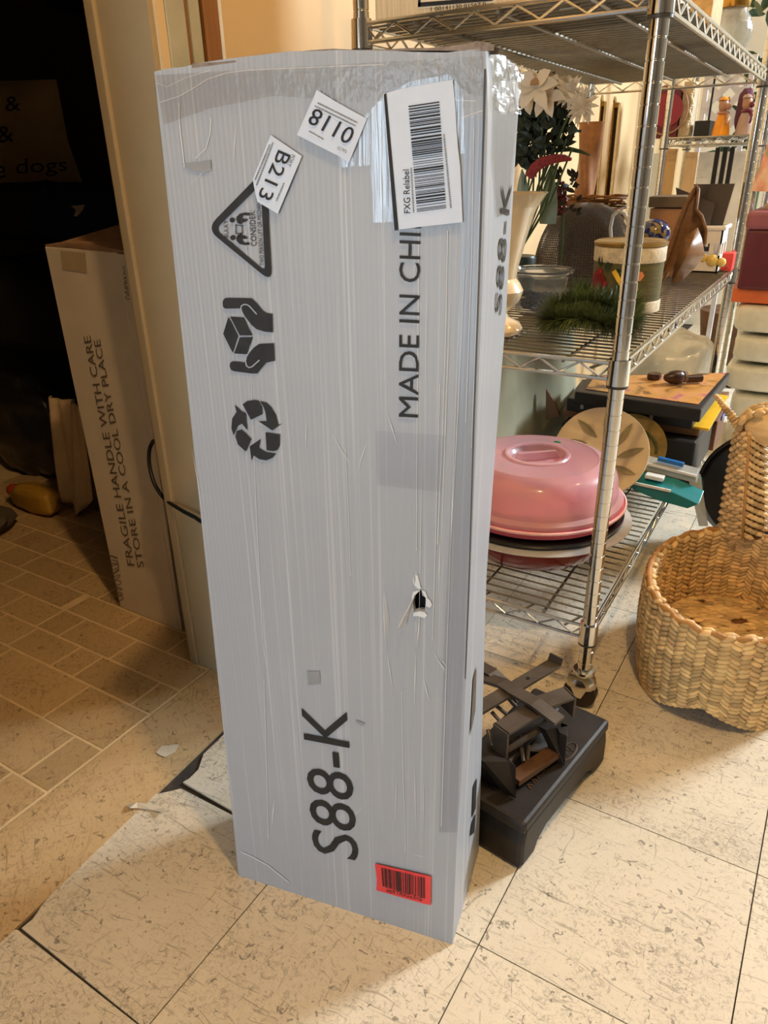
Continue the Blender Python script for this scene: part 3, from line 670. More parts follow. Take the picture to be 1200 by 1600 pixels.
# two forked uprights, near and far (thin plates pointing down)
def upright_px(zt, top, foot, m=M_IRON):
    a = [PQ(*p, zt) for p in top]; f = [PQ(*p, .102) for p in foot]
    ob('upright', MB().prism(a+f, eb*.012), m, scale, bevel=.001)
upright_px(.165, [(852, 1140), (862, 1128), (878, 1136), (888, 1134), (886, 1150)], [(882, 1197), (876, 1190)])
upright_px(.165, [(756, 1190), (778, 1186), (800, 1190), (806, 1196)], [(806, 1248), (796, 1243)])
# flat levers and bridges
t1 = [PQ(752, 1105, .190), PQ(866, 1037, .196)]
ob('long_lever', MB().bar([t1[0]-Vector((.03, .08, 0)), *t1], .024, .005).bar([t1[1], t1[1]+Vector((.002, .004, .014))], .024, .004, up=tuple(-ea)), M_IRON2, scale)
bx = MB()
for q in (.35, .62):
    p = t1[0].lerp(t1[1], q); bx.lathe([(.003, -.0008), (.0034, .0032)], p, 10)
ob('lever_hole', bx, M_BLACK, scale, kind='stuff')
def bridge(n, f, z, w, dn, df, m):
    a, b = PQ(*n, z), PQ(*f, z); mb = MB().bar([a, b], w, .004)
    d = (b-a).normalized(); up = tuple(-d)
    if dn: mb.bar([a+Vector((0, 0, .002)), a-Vector((0, 0, dn))], w, .004, up=up)
    if df: mb.bar([b+Vector((0, 0, .002)), b-Vector((0, 0, df))], w, .004, up=tuple(d))
    ob('bridge_bracket', mb, m, scale)
bridge((783, 1140), (836, 1108), .188, .030, .045, 0, M_IRON2)
bridge((846, 1098), (890, 1083), .188, .030, 0, .036, M_IRON2)
a, b = PQ(800, 1078, .196), PQ(874, 1127, .190)
ob('cross_lever', MB().bar([a+Vector((-.07, .03, -.02)), a+Vector((-.02, .01, -.002)), a, a.lerp(b, .5)+Vector((0, 0, .004)), b], .024, .006), M_IRON2, scale)
ob('cross_lever', MB().bar([PQ(740, 1035, .18), PQ(770, 1052, .185), PQ(792, 1072, .175), PQ(806, 1092, .15)], .022, .006), M_IRON2, scale)
ob('knife_bar', MB().bar([PQ(803, 1218, .118), PQ(870, 1172, .118)], .022, .010), M_RUST, scale)
ob('thin_rod', MB().bar([PQ(792, 1172, .15), PQ(852, 1135, .15)], .007, .006), M_IRON2, scale)
for (u0, v0, u1, v1, z) in ((812, 1150, 818, 1190, .14), (826, 1165, 824, 1195, .13), (762, 1140, 770, 1165, .16), (772, 1100, 792, 1116, .175), (768, 1112, 784, 1130, .17), (793, 1090, 806, 1104, .18)):
    ob('hanger_link', MB().tube([PQ(u0, v0, z), PQ(u1, v1, z-.012)], .0032, 8), M_IRON2, scale, smooth=True)
ob('pan_disc', MB().lathe([(.0, 0), (.030, 0), (.032, .006), (.0, .008)], Q(.14, .065, .115), 28), mat('dull_steel', (86, 88, 92), .45, metal=.5), scale, smooth=True)
ob('deep_block', MB().prism([Q(.03, .06, .101), Q(.22, .06, .101), Q(.22, .125, .101), Q(.03, .125, .101)], (0, 0, .03)), M_IRON, scale, bevel=.005)
# raised cast ornament on the plate: an oval with two V strokes
orn = MB(); oc = Q(.165, .017, .1012)
orn.tube([oc+ea*(.024*math.cos(t))+eb*(.010*math.sin(t)) for t in [k*math.pi/10 for k in range(20)]], .0014, 6, closed=True)
for q in (-.008, .006):
    orn.tube([oc+ea*(q-.004)+eb*.006, oc+ea*q-eb*.006, oc+ea*(q+.005)+eb*.006], .0012, 6)
ob('cast_ornament', orn, M_IRON2, scale, kind='stuff')
orn = MB()
for k in range(5): orn.tube([Q(.060+k*.013, .024, .1015), Q(.064+k*.013, .032, .1015), Q(.068+k*.013, .024, .1015)], .0012, 6)
ob('cast_ornament', orn, M_RUST, scale, kind='stuff')

# ================================================================== woven basket with an animal neck
M_WICK = mat('woven_water_hyacinth', (246, 200, 138), .55, var=.22, scale=22, rnd=.5, bump=.25, bscale=260, stretch=(1, 1, 3))
M_WICKIN = mat('woven_core', (110, 72, 36), .8, var=.2, scale=40)
M_ROPE = mat('rim_braid', (196, 142, 78), .6, var=.2, scale=60, rnd=.25)
bc = Vector((-.072, 1.412, 0)); RX, RY, HB = .158, .226, .205
bask = thing('woven_basket', 'tan woven basket with arched base and a long animal neck, right of the scale', 'basket', bc)
def rim(t, k=1.0, z=0): return bc+Vector((RX*k*math.cos(t), RY*k*math.sin(t), z))
def zbot(t): return .052*max(0, 1-abs(math.sin(2*t)))**.7 if True else 0
def wall(t, q, k=1.0):
    z0 = zbot(t); z = z0+(HB-z0)*q; bul = 1+.035*math.sin(q*math.pi)-.03*(1-q)
    return rim(t, k*bul, z)
core = MB().grid(lambda s, t: wall(s*2*math.pi, t, .975), 72, 10)
core.grid(lambda s, t: rim(s*2*math.pi, .94*t, .040), 72, 6)
ob('inner_shell', core, M_WICKIN, bask, smooth='all')
def nub(mb, p, tang, up, n, L, Hh, D):
    t, u, n = tang.normalized(), up.normalized(), n.normalized(); R = Matrix((t, u, n)).transposed()
    mb.ball(p, (L/2, Hh/2, D), 6, 5, R)
weave = MB(); NC, NRW = 56, 19
for c in range(NC):
    for r in range(NRW):
        t = 2*math.pi*(c+random.uniform(-.1, .1))/NC
        for kk, side_ in ((1.0, 1), (.955, -1)):
            q = (r+.5+(.5 if c % 2 else 0)*.8)/NRW
            if q > 1: continue
            p = wall(t, q, kk); tg = (wall(t+.02, q, kk)-p); n_ = Vector((p.x-bc.x, (p.y-bc.y)*.6, 0))*side_
            tilt = .30 if c % 2 else -.30
            d = tg.normalized()*math.cos(tilt)+Vector((0, 0, 1))*math.sin(tilt)
            nub(weave, p, d, Vector((0, 0, 1)), n_, .030, .0135, .0082)
for k in range(900):
    t = random.uniform(0, 6.283); rr = math.sqrt(random.random())*.92; p = rim(t, rr, .043)
    a_ = math.radians(20)
    nub(weave, p, Vector((math.cos(a_), math.sin(a_), 0)), Vector((-math.sin(a_), math.cos(a_), 0)), Vector((0, 0, 1)), .034, .014, .005)
ob('weave', weave, M_WICK, bask, smooth='all', kind='stuff')
rm = MB(); rm.tube([rim(k*2*math.pi/80, 1.0, HB+.003*math.sin(k*1.7)) for k in range(80)], .0062, 8, closed=True)
rm.tube([rim(k*2*math.pi/80, .985, HB-.006) for k in range(80)], .005, 6, closed=True)
ob('rim', rm, M_ROPE, bask, smooth='all')
ft = MB()
for k in range(90):
    t = k*2*math.pi/90; nub(ft, wall(t, .0, 1.0), rim(t+.02)-rim(t), Vector((0, 0, 1)), rim(t)-bc, .024, .014, .008)
ob('foot_braid', ft, M_WICK, bask, smooth='all', kind='stuff')
# neck: a tapering woven column on the far rim, with an ear and the start of a head
nb = MB(); ncore = MB(); NY = 1.632
def neck(q):
    lft = Vector(W(1122+26*q, 832-158*q, 1, NY)); rgt = Vector(W(1199-2*q, 830-160*q, 1, NY)); return lft, rgt
for r in range(30):
    q = r/29; a, b = neck(q); w = (b-a).length
    for k in range(5):
        f = (k+.5+(.25 if r % 2 else -.25))/5; p = a.lerp(b, f); bulge = math.sin(f*math.pi)
        nub(nb, p-Vector((0, .030*bulge, 0)), Vector((1, -.9*math.cos(f*math.pi), .35 if f < .5 else -.35)), Vector((0, 0, 1)), Vector(((f-.5)*1.6, -1, 0)), w*.31, .0135, .008)
        nub(nb, p+Vector((0, .030*bulge, 0)), Vector((1, .9*math.cos(f*math.pi), .3)), Vector((0, 0, 1)), Vector(((f-.5)*1.6, 1, 0)), w*.31, .0135, .008)
    ncore.ball((a+b)/2, (w*.46, .026, .012), 12, 6)
ob('neck', nb, M_WICK, bask, smooth='all', kind='stuff'); ob('neck_core', ncore, M_WICKIN, bask, smooth='all')
ob('neck_seam', MB().tube([(neck(q)[0].lerp(neck(q)[1], .55)+Vector((0, -.037, 0))) for q in (0, .25, .5, .75, 1)], .0028, 6), M_ROPE, bask, smooth='all')
e0, e1 = Vector(W(1166, 668, 1, NY)), Vector(W(1122, 617, 1, NY))
ear = MB()
for k in range(13):
    q = k/12; p = e0.lerp(e1, q); w = .030*(1-.62*q)
    nub(ear, p+Vector((-w*.2, -.004, -w*.2)), Vector((1, -.2, .9)), e1-e0, Vector((0, -1, 0)), w, .012, .009)
ob('ear', ear, M_WICK, bask, smooth='all', kind='stuff')
hd = MB(); hc_ = Vector(W(1206, 668, 1, NY-.01))
for k in range(70):
    t = random.uniform(-.2, 3.3); f = random.uniform(-1, 1); p = hc_+Vector((.058*math.cos(t), .035*f, .038*math.sin(t)))
    nub(hd, p, Vector((-math.sin(t), .2, math.cos(t))), Vector((0, 1, 0)), Vector((math.cos(t), 0, math.sin(t))), .026, .013, .007)
hd.ball(hc_, (.055, .034, .036), 12, 8)
ob('head', hd, M_WICK, bask, smooth='all', kind='stuff')

# ================================================================== things on the middle shelf
def lathe_thing(name, label, cat, c, prof, m, seg=40, **kw):
    return ob(name, MB().lathe(prof, c, seg), m, None, smooth=True, label=label, cat=cat, base=c, **kw)
Zm = ZM+.0035
# cream urn vase
vc = Vector((-.548, 1.27, Zm))
lathe_thing('urn_vase', 'pearly cream pedestal vase with flared mouth on the middle shelf next to the tall carton', 'vase', vc,
            [(0, 0), (.052, 0), (.056, .008), (.050, .018), (.030, .028), (.026, .036), (.036, .044), (.050, .060), (.054, .075), (.047, .088), (.040, .096), (.044, .12), (.055, .165), (.068, .21), (.084, .233), (.087, .236), (.080, .235), (.06, .19), (.03, .11), (0, .10)],
            mat('pearl_cream_glaze', (226, 204, 168), .18, var=.05, coat=.6))
# clear plastic tub of blue yarn
tc = Vector((-.545, 1.50, Zm))
tub = thing('plastic_tub', 'clear plastic tub of blue odds and ends beside the cream vase', 'container', tc)
M_CLEAR = mat('clear_plastic', (235, 240, 242), .08, trans=.95, ior=1.3, var=.02)
ob('tub_wall', MB().lathe([(.046, .001), (.058, .072), (.066, .073), (.066, .077), (.056, .077), (.0445, .003)], tc, 40, cap=False), M_CLEAR, tub, smooth=True)
ob('tub_lid', MB().lathe([(0, .079), (.066, .079), (.068, .082), (.066, .086), (.052, .086), (.05, .082), (0, .082)], tc, 40, cap=False), M_CLEAR, tub, smooth=True)
yn = MB(); random.seed(4)
for k in range(26):
    c = tc+Vector((random.uniform(-.02, .02), random.uniform(-.02, .02), random.uniform(.015, .035))); a = random.uniform(0, 6); b_ = random.uniform(-.8, .8); R = Matrix.Rotation(a, 3, 'Z') @ Matrix.Rotation(b_, 3, 'X')
    yn.tube([c+R @ Vector((.022*math.cos(q*.63), .016*math.sin(q*.63), .004*math.sin(q*2))) for q in range(10)], .0018, 5, closed=True)
ob('yarn', yn, mat('blue_grey_yarn', (58, 84, 128), .8, rnd=.6), tub, smooth='all', kind='stuff')
# pine garland
wc = Vector((-.372, 1.285, Zm+.046))
wreath = thing('pine_garland', 'small dark green artificial pine wreath at the front of the middle shelf', 'wreath', wc-Vector((0, 0, .034)))
nd = MB(); random.seed(5)
for k in range(9500):
    t = random.uniform(0, 6.283); a = random.uniform(0, 6.283); up_ = k % 3 == 0; L = .035*random.uniform(.7, 1.1); zz = .018 if up_ else -.008; R1, R2 = (.050, .044) if up_ else (.074, .050)
    ctr = wc+Vector((R1*math.cos(t)+(.012 if up_ else 0), R2*math.sin(t)+(.014 if up_ else 0), zz+.006*math.sin(3*t))); rad = Vector((math.cos(t), math.sin(t), 0)); tg = Vector((-math.sin(t), math.cos(t), 0))
    d = (rad*math.cos(a)+Vector((0, 0, 1))*math.sin(a)+tg*random.uniform(-.1, .55)).normalized(); e = ctr+d*L
    if e.z < wc.z-.045: e.z = wc.z-.045
    sd = d.cross(Vector((.3, .5, .8))).normalized()*.0011
    nd.add([ctr-sd, ctr+sd, e], [(0, 1, 2)])
ob('needles', nd, mat('pine_green_plastic', (112, 128, 74), .45, rnd=.75), wreath, kind='stuff')
ob('wire_core', MB().tube([wc+Vector((.056*1.15*math.cos(t*.3), .056*.72*math.sin(t*.3), -.002)) for t in range(21)], .004, 6, closed=True), mat('dark_twisted_wire', (40, 48, 34), .6), wreath)
# biscuit tin
cc = Vector((-.394, 1.60, Zm)); TR, TH = .0685, .130
tin = thing('biscuit_tin', 'round olive tin with red rose and lace bands behind the pine wreath', 'tin', cc)
ob('tin_body', MB().lathe([(0, 0), (TR, 0), (TR, TH), (0, TH)], cc, 48), mat('olive_gold_print', (92, 84, 44), .4, var=.3, scale=30, stretch=(1, 1, 8)), tin, smooth=True)
M_LACE = mat('white_lace_band', (214, 200, 172), .55, var=.25, scale=120, bump=.3, bscale=200)
ob('lace_band', MB().lathe([(TR+.001, .098), (TR+.002, .1), (TR+.002, .125), (TR+.001, .127)], cc, 48, cap=False), M_LACE, tin, smooth=True)
ob('lace_band', MB().lathe([(TR+.001, .001), (TR+.002, .002), (TR+.002, .022), (TR+.001, .024)], cc, 48, cap=False), M_LACE, tin, smooth=True)
lid = ob('tin_lid', MB().lathe([(0, TH), (TR+.003, TH-.002), (TR+.004, TH+.004), (TR-.002, TH+.007), (TR-.01, TH+.004), (.02, TH+.010), (0, TH+.012)], cc, 48), mat('aged_gold_lid', (150, 118, 60), .3, metal=.7, var=.2), tin, smooth=True)
def on_tin(t, z, lift=.0015): return cc+Vector(((TR+lift)*math.cos(t), (TR+lift)*math.sin(t), z))
M_LP = mat('leaf_green_print', (40, 66, 34), .5, rnd=.4); rose = MB(); t0 = math.radians(228)
for k in range(14):
    a = k*2.4; rr = .004+.0013*k; mm = []
    for q in range(9):
        b_ = q*.7; mm.append(on_tin(t0+(rr*math.cos(a)+.009*math.cos(b_))/TR, .062+rr*math.sin(a)+.008*math.sin(b_), .0028-.0001*k))
    rose.add(mm, [tuple(range(9))])
ob('rose_print', rose, mat('rose_red', (164, 28, 44), .4, rnd=.5), tin)
for dt, dz, a in ((.28, .028, .5), (-.1, .03, 2.4), (.3, .085, .9), (.55, .08, .2), (.1, .09, 1.6), (1.0, .085, .4)):
    p = on_tin(t0+dt, dz, .0012); q = on_tin(t0+dt+.022*math.cos(a)/TR, dz+.022*math.sin(a), .0012); n_ = Vector((math.cos(t0+dt), math.sin(t0+dt), 0)); ob('leaf_print', MB().leaf(p, q, .014, n_, 0), M_LP, tin)
fl_ = MB()
for dt, dz, s in ((1.15, .05, .012), (1.3, .075, .01), (1.25, .03, .011)):
    fl_.add([on_tin(t0+dt+s*math.cos(k)/TR, dz+s*math.sin(k), .0018) for k in range(6)], [tuple(range(6))])
ob('peach_flower_print', fl_, mat('peach_print', (222, 140, 90), .5), tin)
rb0, rb1 = on_tin(math.radians(262), .085, .004), on_tin(math.radians(295), .018, .012)
ob('gold_ribbon', MB().bar([rb0, rb0.lerp(rb1, .5)+Vector((.004, -.006, 0)), rb1], .009, .0012, up=(.4, -.9, .1)), mat('gold_ribbon', (214, 174, 62), .25, metal=.7), tin)
# wire mesh dome with pale handle
mc = Vector((-.592, 1.935, Zm))
dome = thing('mesh_food_cover', 'dark wire mesh dome cover behind the tin and the plastic tub', 'food cover', mc)
def dm(s, t):
    a = s*2*math.pi; b_ = t*math.pi/2; return mc+Vector((.128*math.cos(a)*math.cos(b_)**.75, .090*math.sin(a)*math.cos(b_)**.75, .005+.185*math.sin(b_)))
o = ob('mesh', MB().grid(dm, 110, 46), mat('brown_wire_mesh', (104, 96, 88), .5, metal=.4, var=.3, scale=12), dome, kind='stuff')
md = o.modifiers.new('wire', 'WIREFRAME'); md.thickness = .0017; md.use_replace = True
ob('mesh_lining', MB().lathe([(.118*math.cos(b)**.75, .005+.176*math.sin(b)) for b in [k*math.pi/24 for k in range(12)]], mc, 40, cap=False, sy=.7), mat('dusty_lining', (104, 92, 84), .9, alpha=.55, var=.3), dome, smooth=True)
ob('rim_ring', MB().tube([mc+Vector((  .126*math.cos(k*.157), .090*math.sin(k*.157), .004)) for k in range(40)], .004, 6, closed=True), M_IRON2, dome, smooth=True)
hp = [Vector(W(u, v, 1, 1.83)) for u, v in ((955, 380), (954, 355), (958, 337), (966, 330), (976, 334), (981, 345), (984, 375))]
ob('handle', MB().tube(hp, .004, 8), mat('pale_handle', (205, 205, 204), .25), dome, smooth=True)
# blue art-glass egg
bg = Vector(W(1020, 365, 1, 2.06)); bg.z = max(bg.z, .745)
g_ = G('cobalt_speckled_glass'); v_ = g_.coords(); f_ = g_.noise(v_, 55, 2, .5); g_.link(g_.ramp(f_, [(.56, lin((22, 28, 96))), (.62, lin((150, 130, 70)))]), g_.b.inputs['Base Color']); g_.set(Roughness=.08, Coat_Weight=.8)
egg = thing('glass_egg', 'cobalt blue speckled glass egg lying behind the biscuit tin', 'ornament', (bg.x, bg.y, Zm))
ob('egg', MB().ball(bg, (.044, .036, .036), 24, 16), g_.m, egg, smooth='all')
ob('stand', MB().lathe([(0, 0), (.034, 0), (.036, .01), (.024, .03), (.022, .055), (.03, bg.z-Zm-.028), (.0, bg.z-Zm-.03)], (bg.x, bg.y, Zm), 24), M_RUST, egg, smooth=True)
# carved wooden leaf bowl standing on edge
lb = MB(); out = [(1022, 462), (1040, 420), (1055, 375), (1069, 338), (1084, 314), (1088, 322), (1084, 352), (1093, 362), (1100, 385), (1098, 405), (1080, 425), (1062, 440), (1040, 448), (1030, 466)]
fr = [Vector(W(u, v, 1, 1.99)) for u, v in out]; cen = sum(fr, Vector())/len(fr)+Vector((0, .035, 0))
rings = [[p for p in fr], [p.lerp(cen, .15)+Vector((0, .018, 0)) for p in fr], [p.lerp(cen, .55)+Vector((0, .012, 0)) for p in fr]]
n = len(fr); vs = sum(rings, [])+[cen]; fs = []
for r in range(2):
    for k in range(n): fs.append((r*n+k, r*n+(k+1) % n, (r+1)*n+(k+1) % n, (r+1)*n+k))
fs += [(2*n+k, 2*n+(k+1) % n, 3*n) for k in range(n)]
low = min(p.z for p in vs); vs = [Vector((p.x, p.y, p.z-low+Zm+.001)) for p in vs]
leafb = thing('wooden_leaf_bowl', 'brown carved wooden leaf-shaped bowl tipped on edge near the yellow beads', 'bowl', (cen.x, cen.y, Zm))
M_CARVED = mat('carved_brown_wood', (128, 92, 58), .4, var=.3, scale=10, stretch=(1, 1, 6), coat=.2)
ob('bowl', MB().add(vs, fs), M_CARVED, leafb, smooth=True, solid=.006)
fold = [Vector(W(u, v, 1, 1.955)) for u, v in ((1046, 445), (1056, 400), (1068, 372), (1088, 357), (1094, 378), (1098, 400), (1082, 420), (1064, 438))]
fc = sum(fold, Vector())/len(fold)+Vector((0, -.018, 0)); dz = Zm+.004-min(p.z for p in fold)
if dz < 0: dz = 0
ob('folded_lobe', MB().add([p+Vector((0, .02, dz)) for p in fold]+[fc], [(k, (k+1) % len(fold), len(fold)) for k in range(len(fold))]), M_CARVED, leafb, smooth=True, solid=.005)
# bead bracelet
M_BEAD = mat('pale_yellow_bead', (226, 200, 112), .2, var=.06, coat=.5)
by = 2.25; cb = Vector(W(1115, 410, 1, by)); br_ = thing('bead_bracelet', 'bracelet with three pale yellow beads at the far edge of the middle shelf', 'bracelet', (cb.x, cb.y, Zm))
for u, v, r in ((1099, 403, .012), (1113, 407, .0165), (1127, 410, .0125)):
    p = Vector(W(u, v, 1, by)); ob('bead', MB().ball((p.x, p.y, p.z), r, 16, 12), M_BEAD, br_, smooth='all')
pw = [Vector(W(u, v, 1, by)) for u, v in ((1094, 402), (1090, 430), (1100, 438), (1120, 432), (1137, 418), (1133, 411))]
ob('wire', MB().tube([Vector((p.x, p.y, max(p.z, Zm+.002))) for p in pw], .0015, 6), M_RUST, br_, smooth=True)
# slabs placed by their front face
def slab(u0, v0, u1, v1, y, d, zmin=None):
    a, b = W(u0, v1, 1, y), W(u1, v0, 1, y)
    z0 = zmin if zmin is not None else min(a[2], b[2])
    return MB().span((min(a[0], b[0]), y, z0), (max(a[0], b[0]), y+d, max(a[2], b[2])))
def simple(name, label, cat, mb, m, **kw):
    c = np.mean(np.array(mb.v), axis=0); z = min(v[2] for v in mb.v)
    return ob(name, mb, m, None, label=label, cat=cat, base=(c[0], c[1], z), **kw)
def thing_of(name, label, cat, mb, group=None):
    c = np.mean(np.array(mb.v), axis=0); z = min(v[2] for v in mb.v); return thing(name, label, cat, (c[0], c[1], z), group)
m_ = slab(1120, 396, 1147, 419, 2.30, .05, Zm); t = thing_of('red_gift_box', 'small bright red box beside the yellow beads', 'box', m_)
ob('box_tray', m_, mat('bright_red_card', (214, 66, 58), .5), t, bevel=.002)
# white plastic crate holding two dark boards
a = Vector((-.455, 2.245, Zm)); b = Vector((-.315, 2.34, Zm))
crate = thing('plastic_crate', 'white plastic basket holding two dark brown boards at the far end of the middle shelf', 'crate', ((a.x+b.x)/2, (a.y+b.y)/2, Zm))
M_WPL = mat('white_plastic', (232, 232, 230), .4, var=.03)
cw = MB(); H = .115
for (x0, y0, x1, y1) in ((a.x, a.y, b.x, a.y+.004), (a.x, b.y-.004, b.x, b.y), (a.x, a.y, a.x+.004, b.y), (b.x-.004, a.y, b.x, b.y)):
    cw.span((x0, y0, Zm), (x1, y1, Zm+.045)); cw.span((x0, y0, Zm+.075), (x1, y1, Zm+H))
    for k in range(3):
        f = (k+.5)/3; X_, Y_ = x0+(x1-x0)*f, y0+(y1-y0)*f; cw.box((X_, Y_, Zm+.06), (.012 if x1-x0 > .01 else .0038, .012 if y1-y0 > .01 else .0038, .032))
cw.span((a.x, a.y, Zm), (b.x, b.y, Zm+.004)); ob('crate_wall', cw, M_WPL, crate)
ob('crate_rim', MB().tube([(a.x-.003, a.y-.003, Zm+H), (b.x+.003, a.y-.003, Zm+H), (b.x+.003, b.y+.003, Zm+H), (a.x-.003, b.y+.003, Zm+H)], .006, 6, closed=True), M_WPL, crate)
M_DBOARD = mat('dark_brown_board', (74, 64, 56), .55, var=.12, scale=8)
for k, (pts, y, lab) in enumerate((([(1056, 293), (1116, 318), (1104, 372), (1062, 360)], 2.285, 'dark brown board standing left in the white basket'), ([(1084, 288), (1148, 287), (1123, 372), (1092, 372)], 2.315, 'dark brown board standing right in the white basket'))):
    P = [Vector(W(u, v, 1, y)) for u, v in pts]; simple('brown_board', lab, 'board', MB().prism(P, (0, .008, 0)), M_DBOARD)
m_ = MB().span((-.485, 2.13, Zm), (-.402, 2.235, W(1040, 326, 1, 2.13)[2])); t = thing_of('cardboard_box', 'plain brown cardboard box with a dark lid on the middle shelf behind the glass egg', 'box', m_)
ob('box_body', m_, mat('tan_card', (176, 130, 92), .7), t)
zt = W(1040, 323, 1, 2.12)[2]; ob('box_lid', MB().span((-.490, 2.122, zt-.002), (-.397, 2.24, zt+.024)), mat('dark_tan_card', (106, 90, 70), .7), t, bevel=.002)
# wicker tray rim behind the dome
wt = Vector((-.635, 2.12, Zm)); tray = thing('wicker_tray', 'brown twig tray standing behind the mesh dome', 'tray', wt)
tw = MB(); random.seed(8)
for k in range(16):
    z = .165+.0035*k; tw.tube([wt+Vector((-.085+.17*q/6, .02*math.sin(q+k)+random.uniform(-.01, .01), z+random.uniform(-.004, .004)-.02)) for q in range(7)], .003, 5)
ob('twig_rim', tw, mat('brown_twig', (140, 92, 44), .6, rnd=.5), tray, smooth='all', kind='stuff')
ob('tray_panel', MB().span((wt.x-.085, wt.y-.008, Zm), (wt.x+.085, wt.y+.014, Zm+.15)), mat('woven_tray_panel', (128, 90, 52), .7, var=.3, scale=60), tray)
# brown twisted tall vase
hv_ = Vector(W(917, 300, 1, 2.235)); hv_.z = Zm; tv = MB()
def tw_(s, t_):
    a = s*2*math.pi; r = .020+.012*t_+.004*math.sin(3*a+t_*9); r *= 1+.25*max(0, t_-.85); lean = -.006*math.sin(t_*3)
    return hv_+Vector((r*math.cos(a)+lean, r*math.sin(a), .38*t_))
tv.grid(tw_, 30, 30); simple('twisted_vase', 'tall brown twisted leaf-like vase left of the gilt frames', 'vase', tv, mat('brown_wrapped_leaf', (146, 98, 54), .5, var=.35, scale=14, stretch=(2, 2, 1), coat=.2), smooth='all')
# gilt frames standing at the back of the middle shelf
M_GILT = mat('antique_gilt', (158, 120, 56), .4, metal=.5, var=.25, scale=30, stretch=(1, 1, 4)); M_CANVAS = mat('dark_canvas', (46, 34, 30), .8)
def frame(u0, u1, v0, v1, y, label, d=.02):
    m0 = slab(u0, v0, u1, v1, y, d, Zm); xs = [v[0] for v in m0.v]; zs = [v[2] for v in m0.v]; x0, x1, z0, z1 = min(xs), max(xs), min(zs), max(zs)
    t = thing_of('picture_frame', label, 'frame', m0, 'gilt frames at the back of the middle shelf')
    w = (x1-x0)*.36
    ob('frame_rail', MB().span((x0, y, z0), (x0+w, y+d, z1)), M_GILT, t, bevel=.003); ob('frame_rail', MB().span((x1-w*.25, y, z0), (x1, y+d, z1)), M_GILT, t, bevel=.001)
    ob('frame_rail', MB().span((x0+w, y, z1-.012), (x1-w*.25, y+d, z1)), M_GILT, t); ob('canvas', MB().span((x0+w, y+.006, z0), (x1-w*.25, y+d-.004, z1-.012)), M_CANVAS, t)
    ob('finial', MB().prism([(x0, y, z1), (x0+w, y, z1), (x0+w*.3, y, z1+.016)], (0, d, 0)), M_GILT, t)
frame(925, 945, 158, 300, 2.285, 'gilt frame with dark canvas, nearer the twisted vase of the two')
frame(944, 967, 160, 300, 2.32, 'gilt frame with dark canvas, farther from the twisted vase of the two')

# flower arrangements at the back left of the middle shelf
M_LEAFD = mat('dark_silk_leaf', (38, 50, 34), .5, rnd=.5); M_PETAL = mat('ivory_petal', (232, 216, 192), .6, rnd=.18); M_STEM = mat('stem_green', (62, 78, 40), .6)
pc = Vector((-.675, 1.72, Zm)); random.seed(12)
bq = thing('lily_bouquet', 'white silk lilies and daisies with dark leaves behind the cream vase', 'flowers', pc)
ob('pot', MB().lathe([(0, 0), (.03, 0), (.036, .08), (.033, .085), (0, .08)], pc, 24), mat('dark_green_pot', (34, 44, 36), .4), bq, smooth=True)
lf = MB(); stm = MB()
for k in range(330):
    u, v = random.uniform(806, 890), random.uniform(130, 262)
    if v > 235 and u > 852: continue
    y = random.uniform(1.66, 1.73); p = Vector(W(u, v, 1, y)); p.x = max(p.x, -.70); d = Vector((random.uniform(-1, 1), random.uniform(-.8, .6), random.uniform(-.5, 1))).normalized()*random.uniform(.024, .042)
    lf.leaf(p, p+d, random.uniform(.010, .018), Vector((random.uniform(-.5, .5), -1, random.uniform(-.2, .8))), .1)
for k in range(16):
    p = Vector(W(random.uniform(808, 905), random.uniform(140, 260), 1, random.uniform(1.66, 1.73))); stm.tube([pc+Vector((0, 0, .1)), pc.lerp(p, .5)+Vector((random.uniform(-.02, .02), 0, .05)), p], .0022, 5)
ob('leaves', lf, M_LEAFD, bq, kind='stuff'); ob('stems', stm, M_STEM, bq, kind='stuff')
def lily(u, v, y, s, n, w, curl, seed):
    random.seed(seed); c = Vector(W(u, v, 1, y-.27)); c.x = max(c.x, -.68); c.z = min(c.z, 1.095); s *= .84; w *= .84; m = MB()
    for k in range(n):
        a = 2*math.pi*k/n+random.uniform(-.15, .15); d = Vector((math.cos(a), -.35, math.sin(a)*.9-.1)).normalized(); e_ = c+d*s*random.uniform(.85, 1.1); e_.z = min(e_.z, 1.112); e_.x = max(e_.x, -.722); m.leaf(c, e_, w, Vector((0, -1, .25)), curl)
    if n > 8:
        for k in range(n):
            a = 2*math.pi*(k+.5)/n; d = Vector((math.cos(a), -.9, math.sin(a))).normalized(); e_ = c+d*s*.7; e_.z = min(e_.z, 1.115); m.leaf(c, e_, w, Vector((0, -1, .25)), curl)
    ob('blossom', m, M_PETAL, bq, smooth='all')
for q in ((822, 118, 1.9, .060, 6, .030, .15, 1), (838, 136, 1.88, .062, 6, .032, .15, 2), (856, 150, 1.9, .055, 6, .028, .15, 3), (846, 112, 1.98, .045, 6, .026, .15, 6), (826, 150, 1.92, .045, 5, .026, .1, 7), (893, 145, 1.93, .044, 15, .011, .1, 4), (911, 166, 1.9, .046, 16, .011, .1, 5), (884, 128, 1.98, .035, 12, .01, .1, 8)):
    lily(*q)
grass = MB()
for k in range(40):
    p = Vector(W(random.uniform(812, 830), random.uniform(112, 126), 1, 1.60)); p.z = min(p.z, 1.09); grass.tube([p, p+Vector((random.uniform(-.012, .05), 0, random.uniform(.0, .02)))], .001, 4)
ob('dried_tips', grass, mat('dry_tan_grass', (172, 130, 84), .7), bq, kind='stuff')
rp = [Vector(W(u, v, 1, 1.66)) for u, v in ((827, 276), (836, 262), (848, 253), (866, 248), (882, 247), (893, 249))]
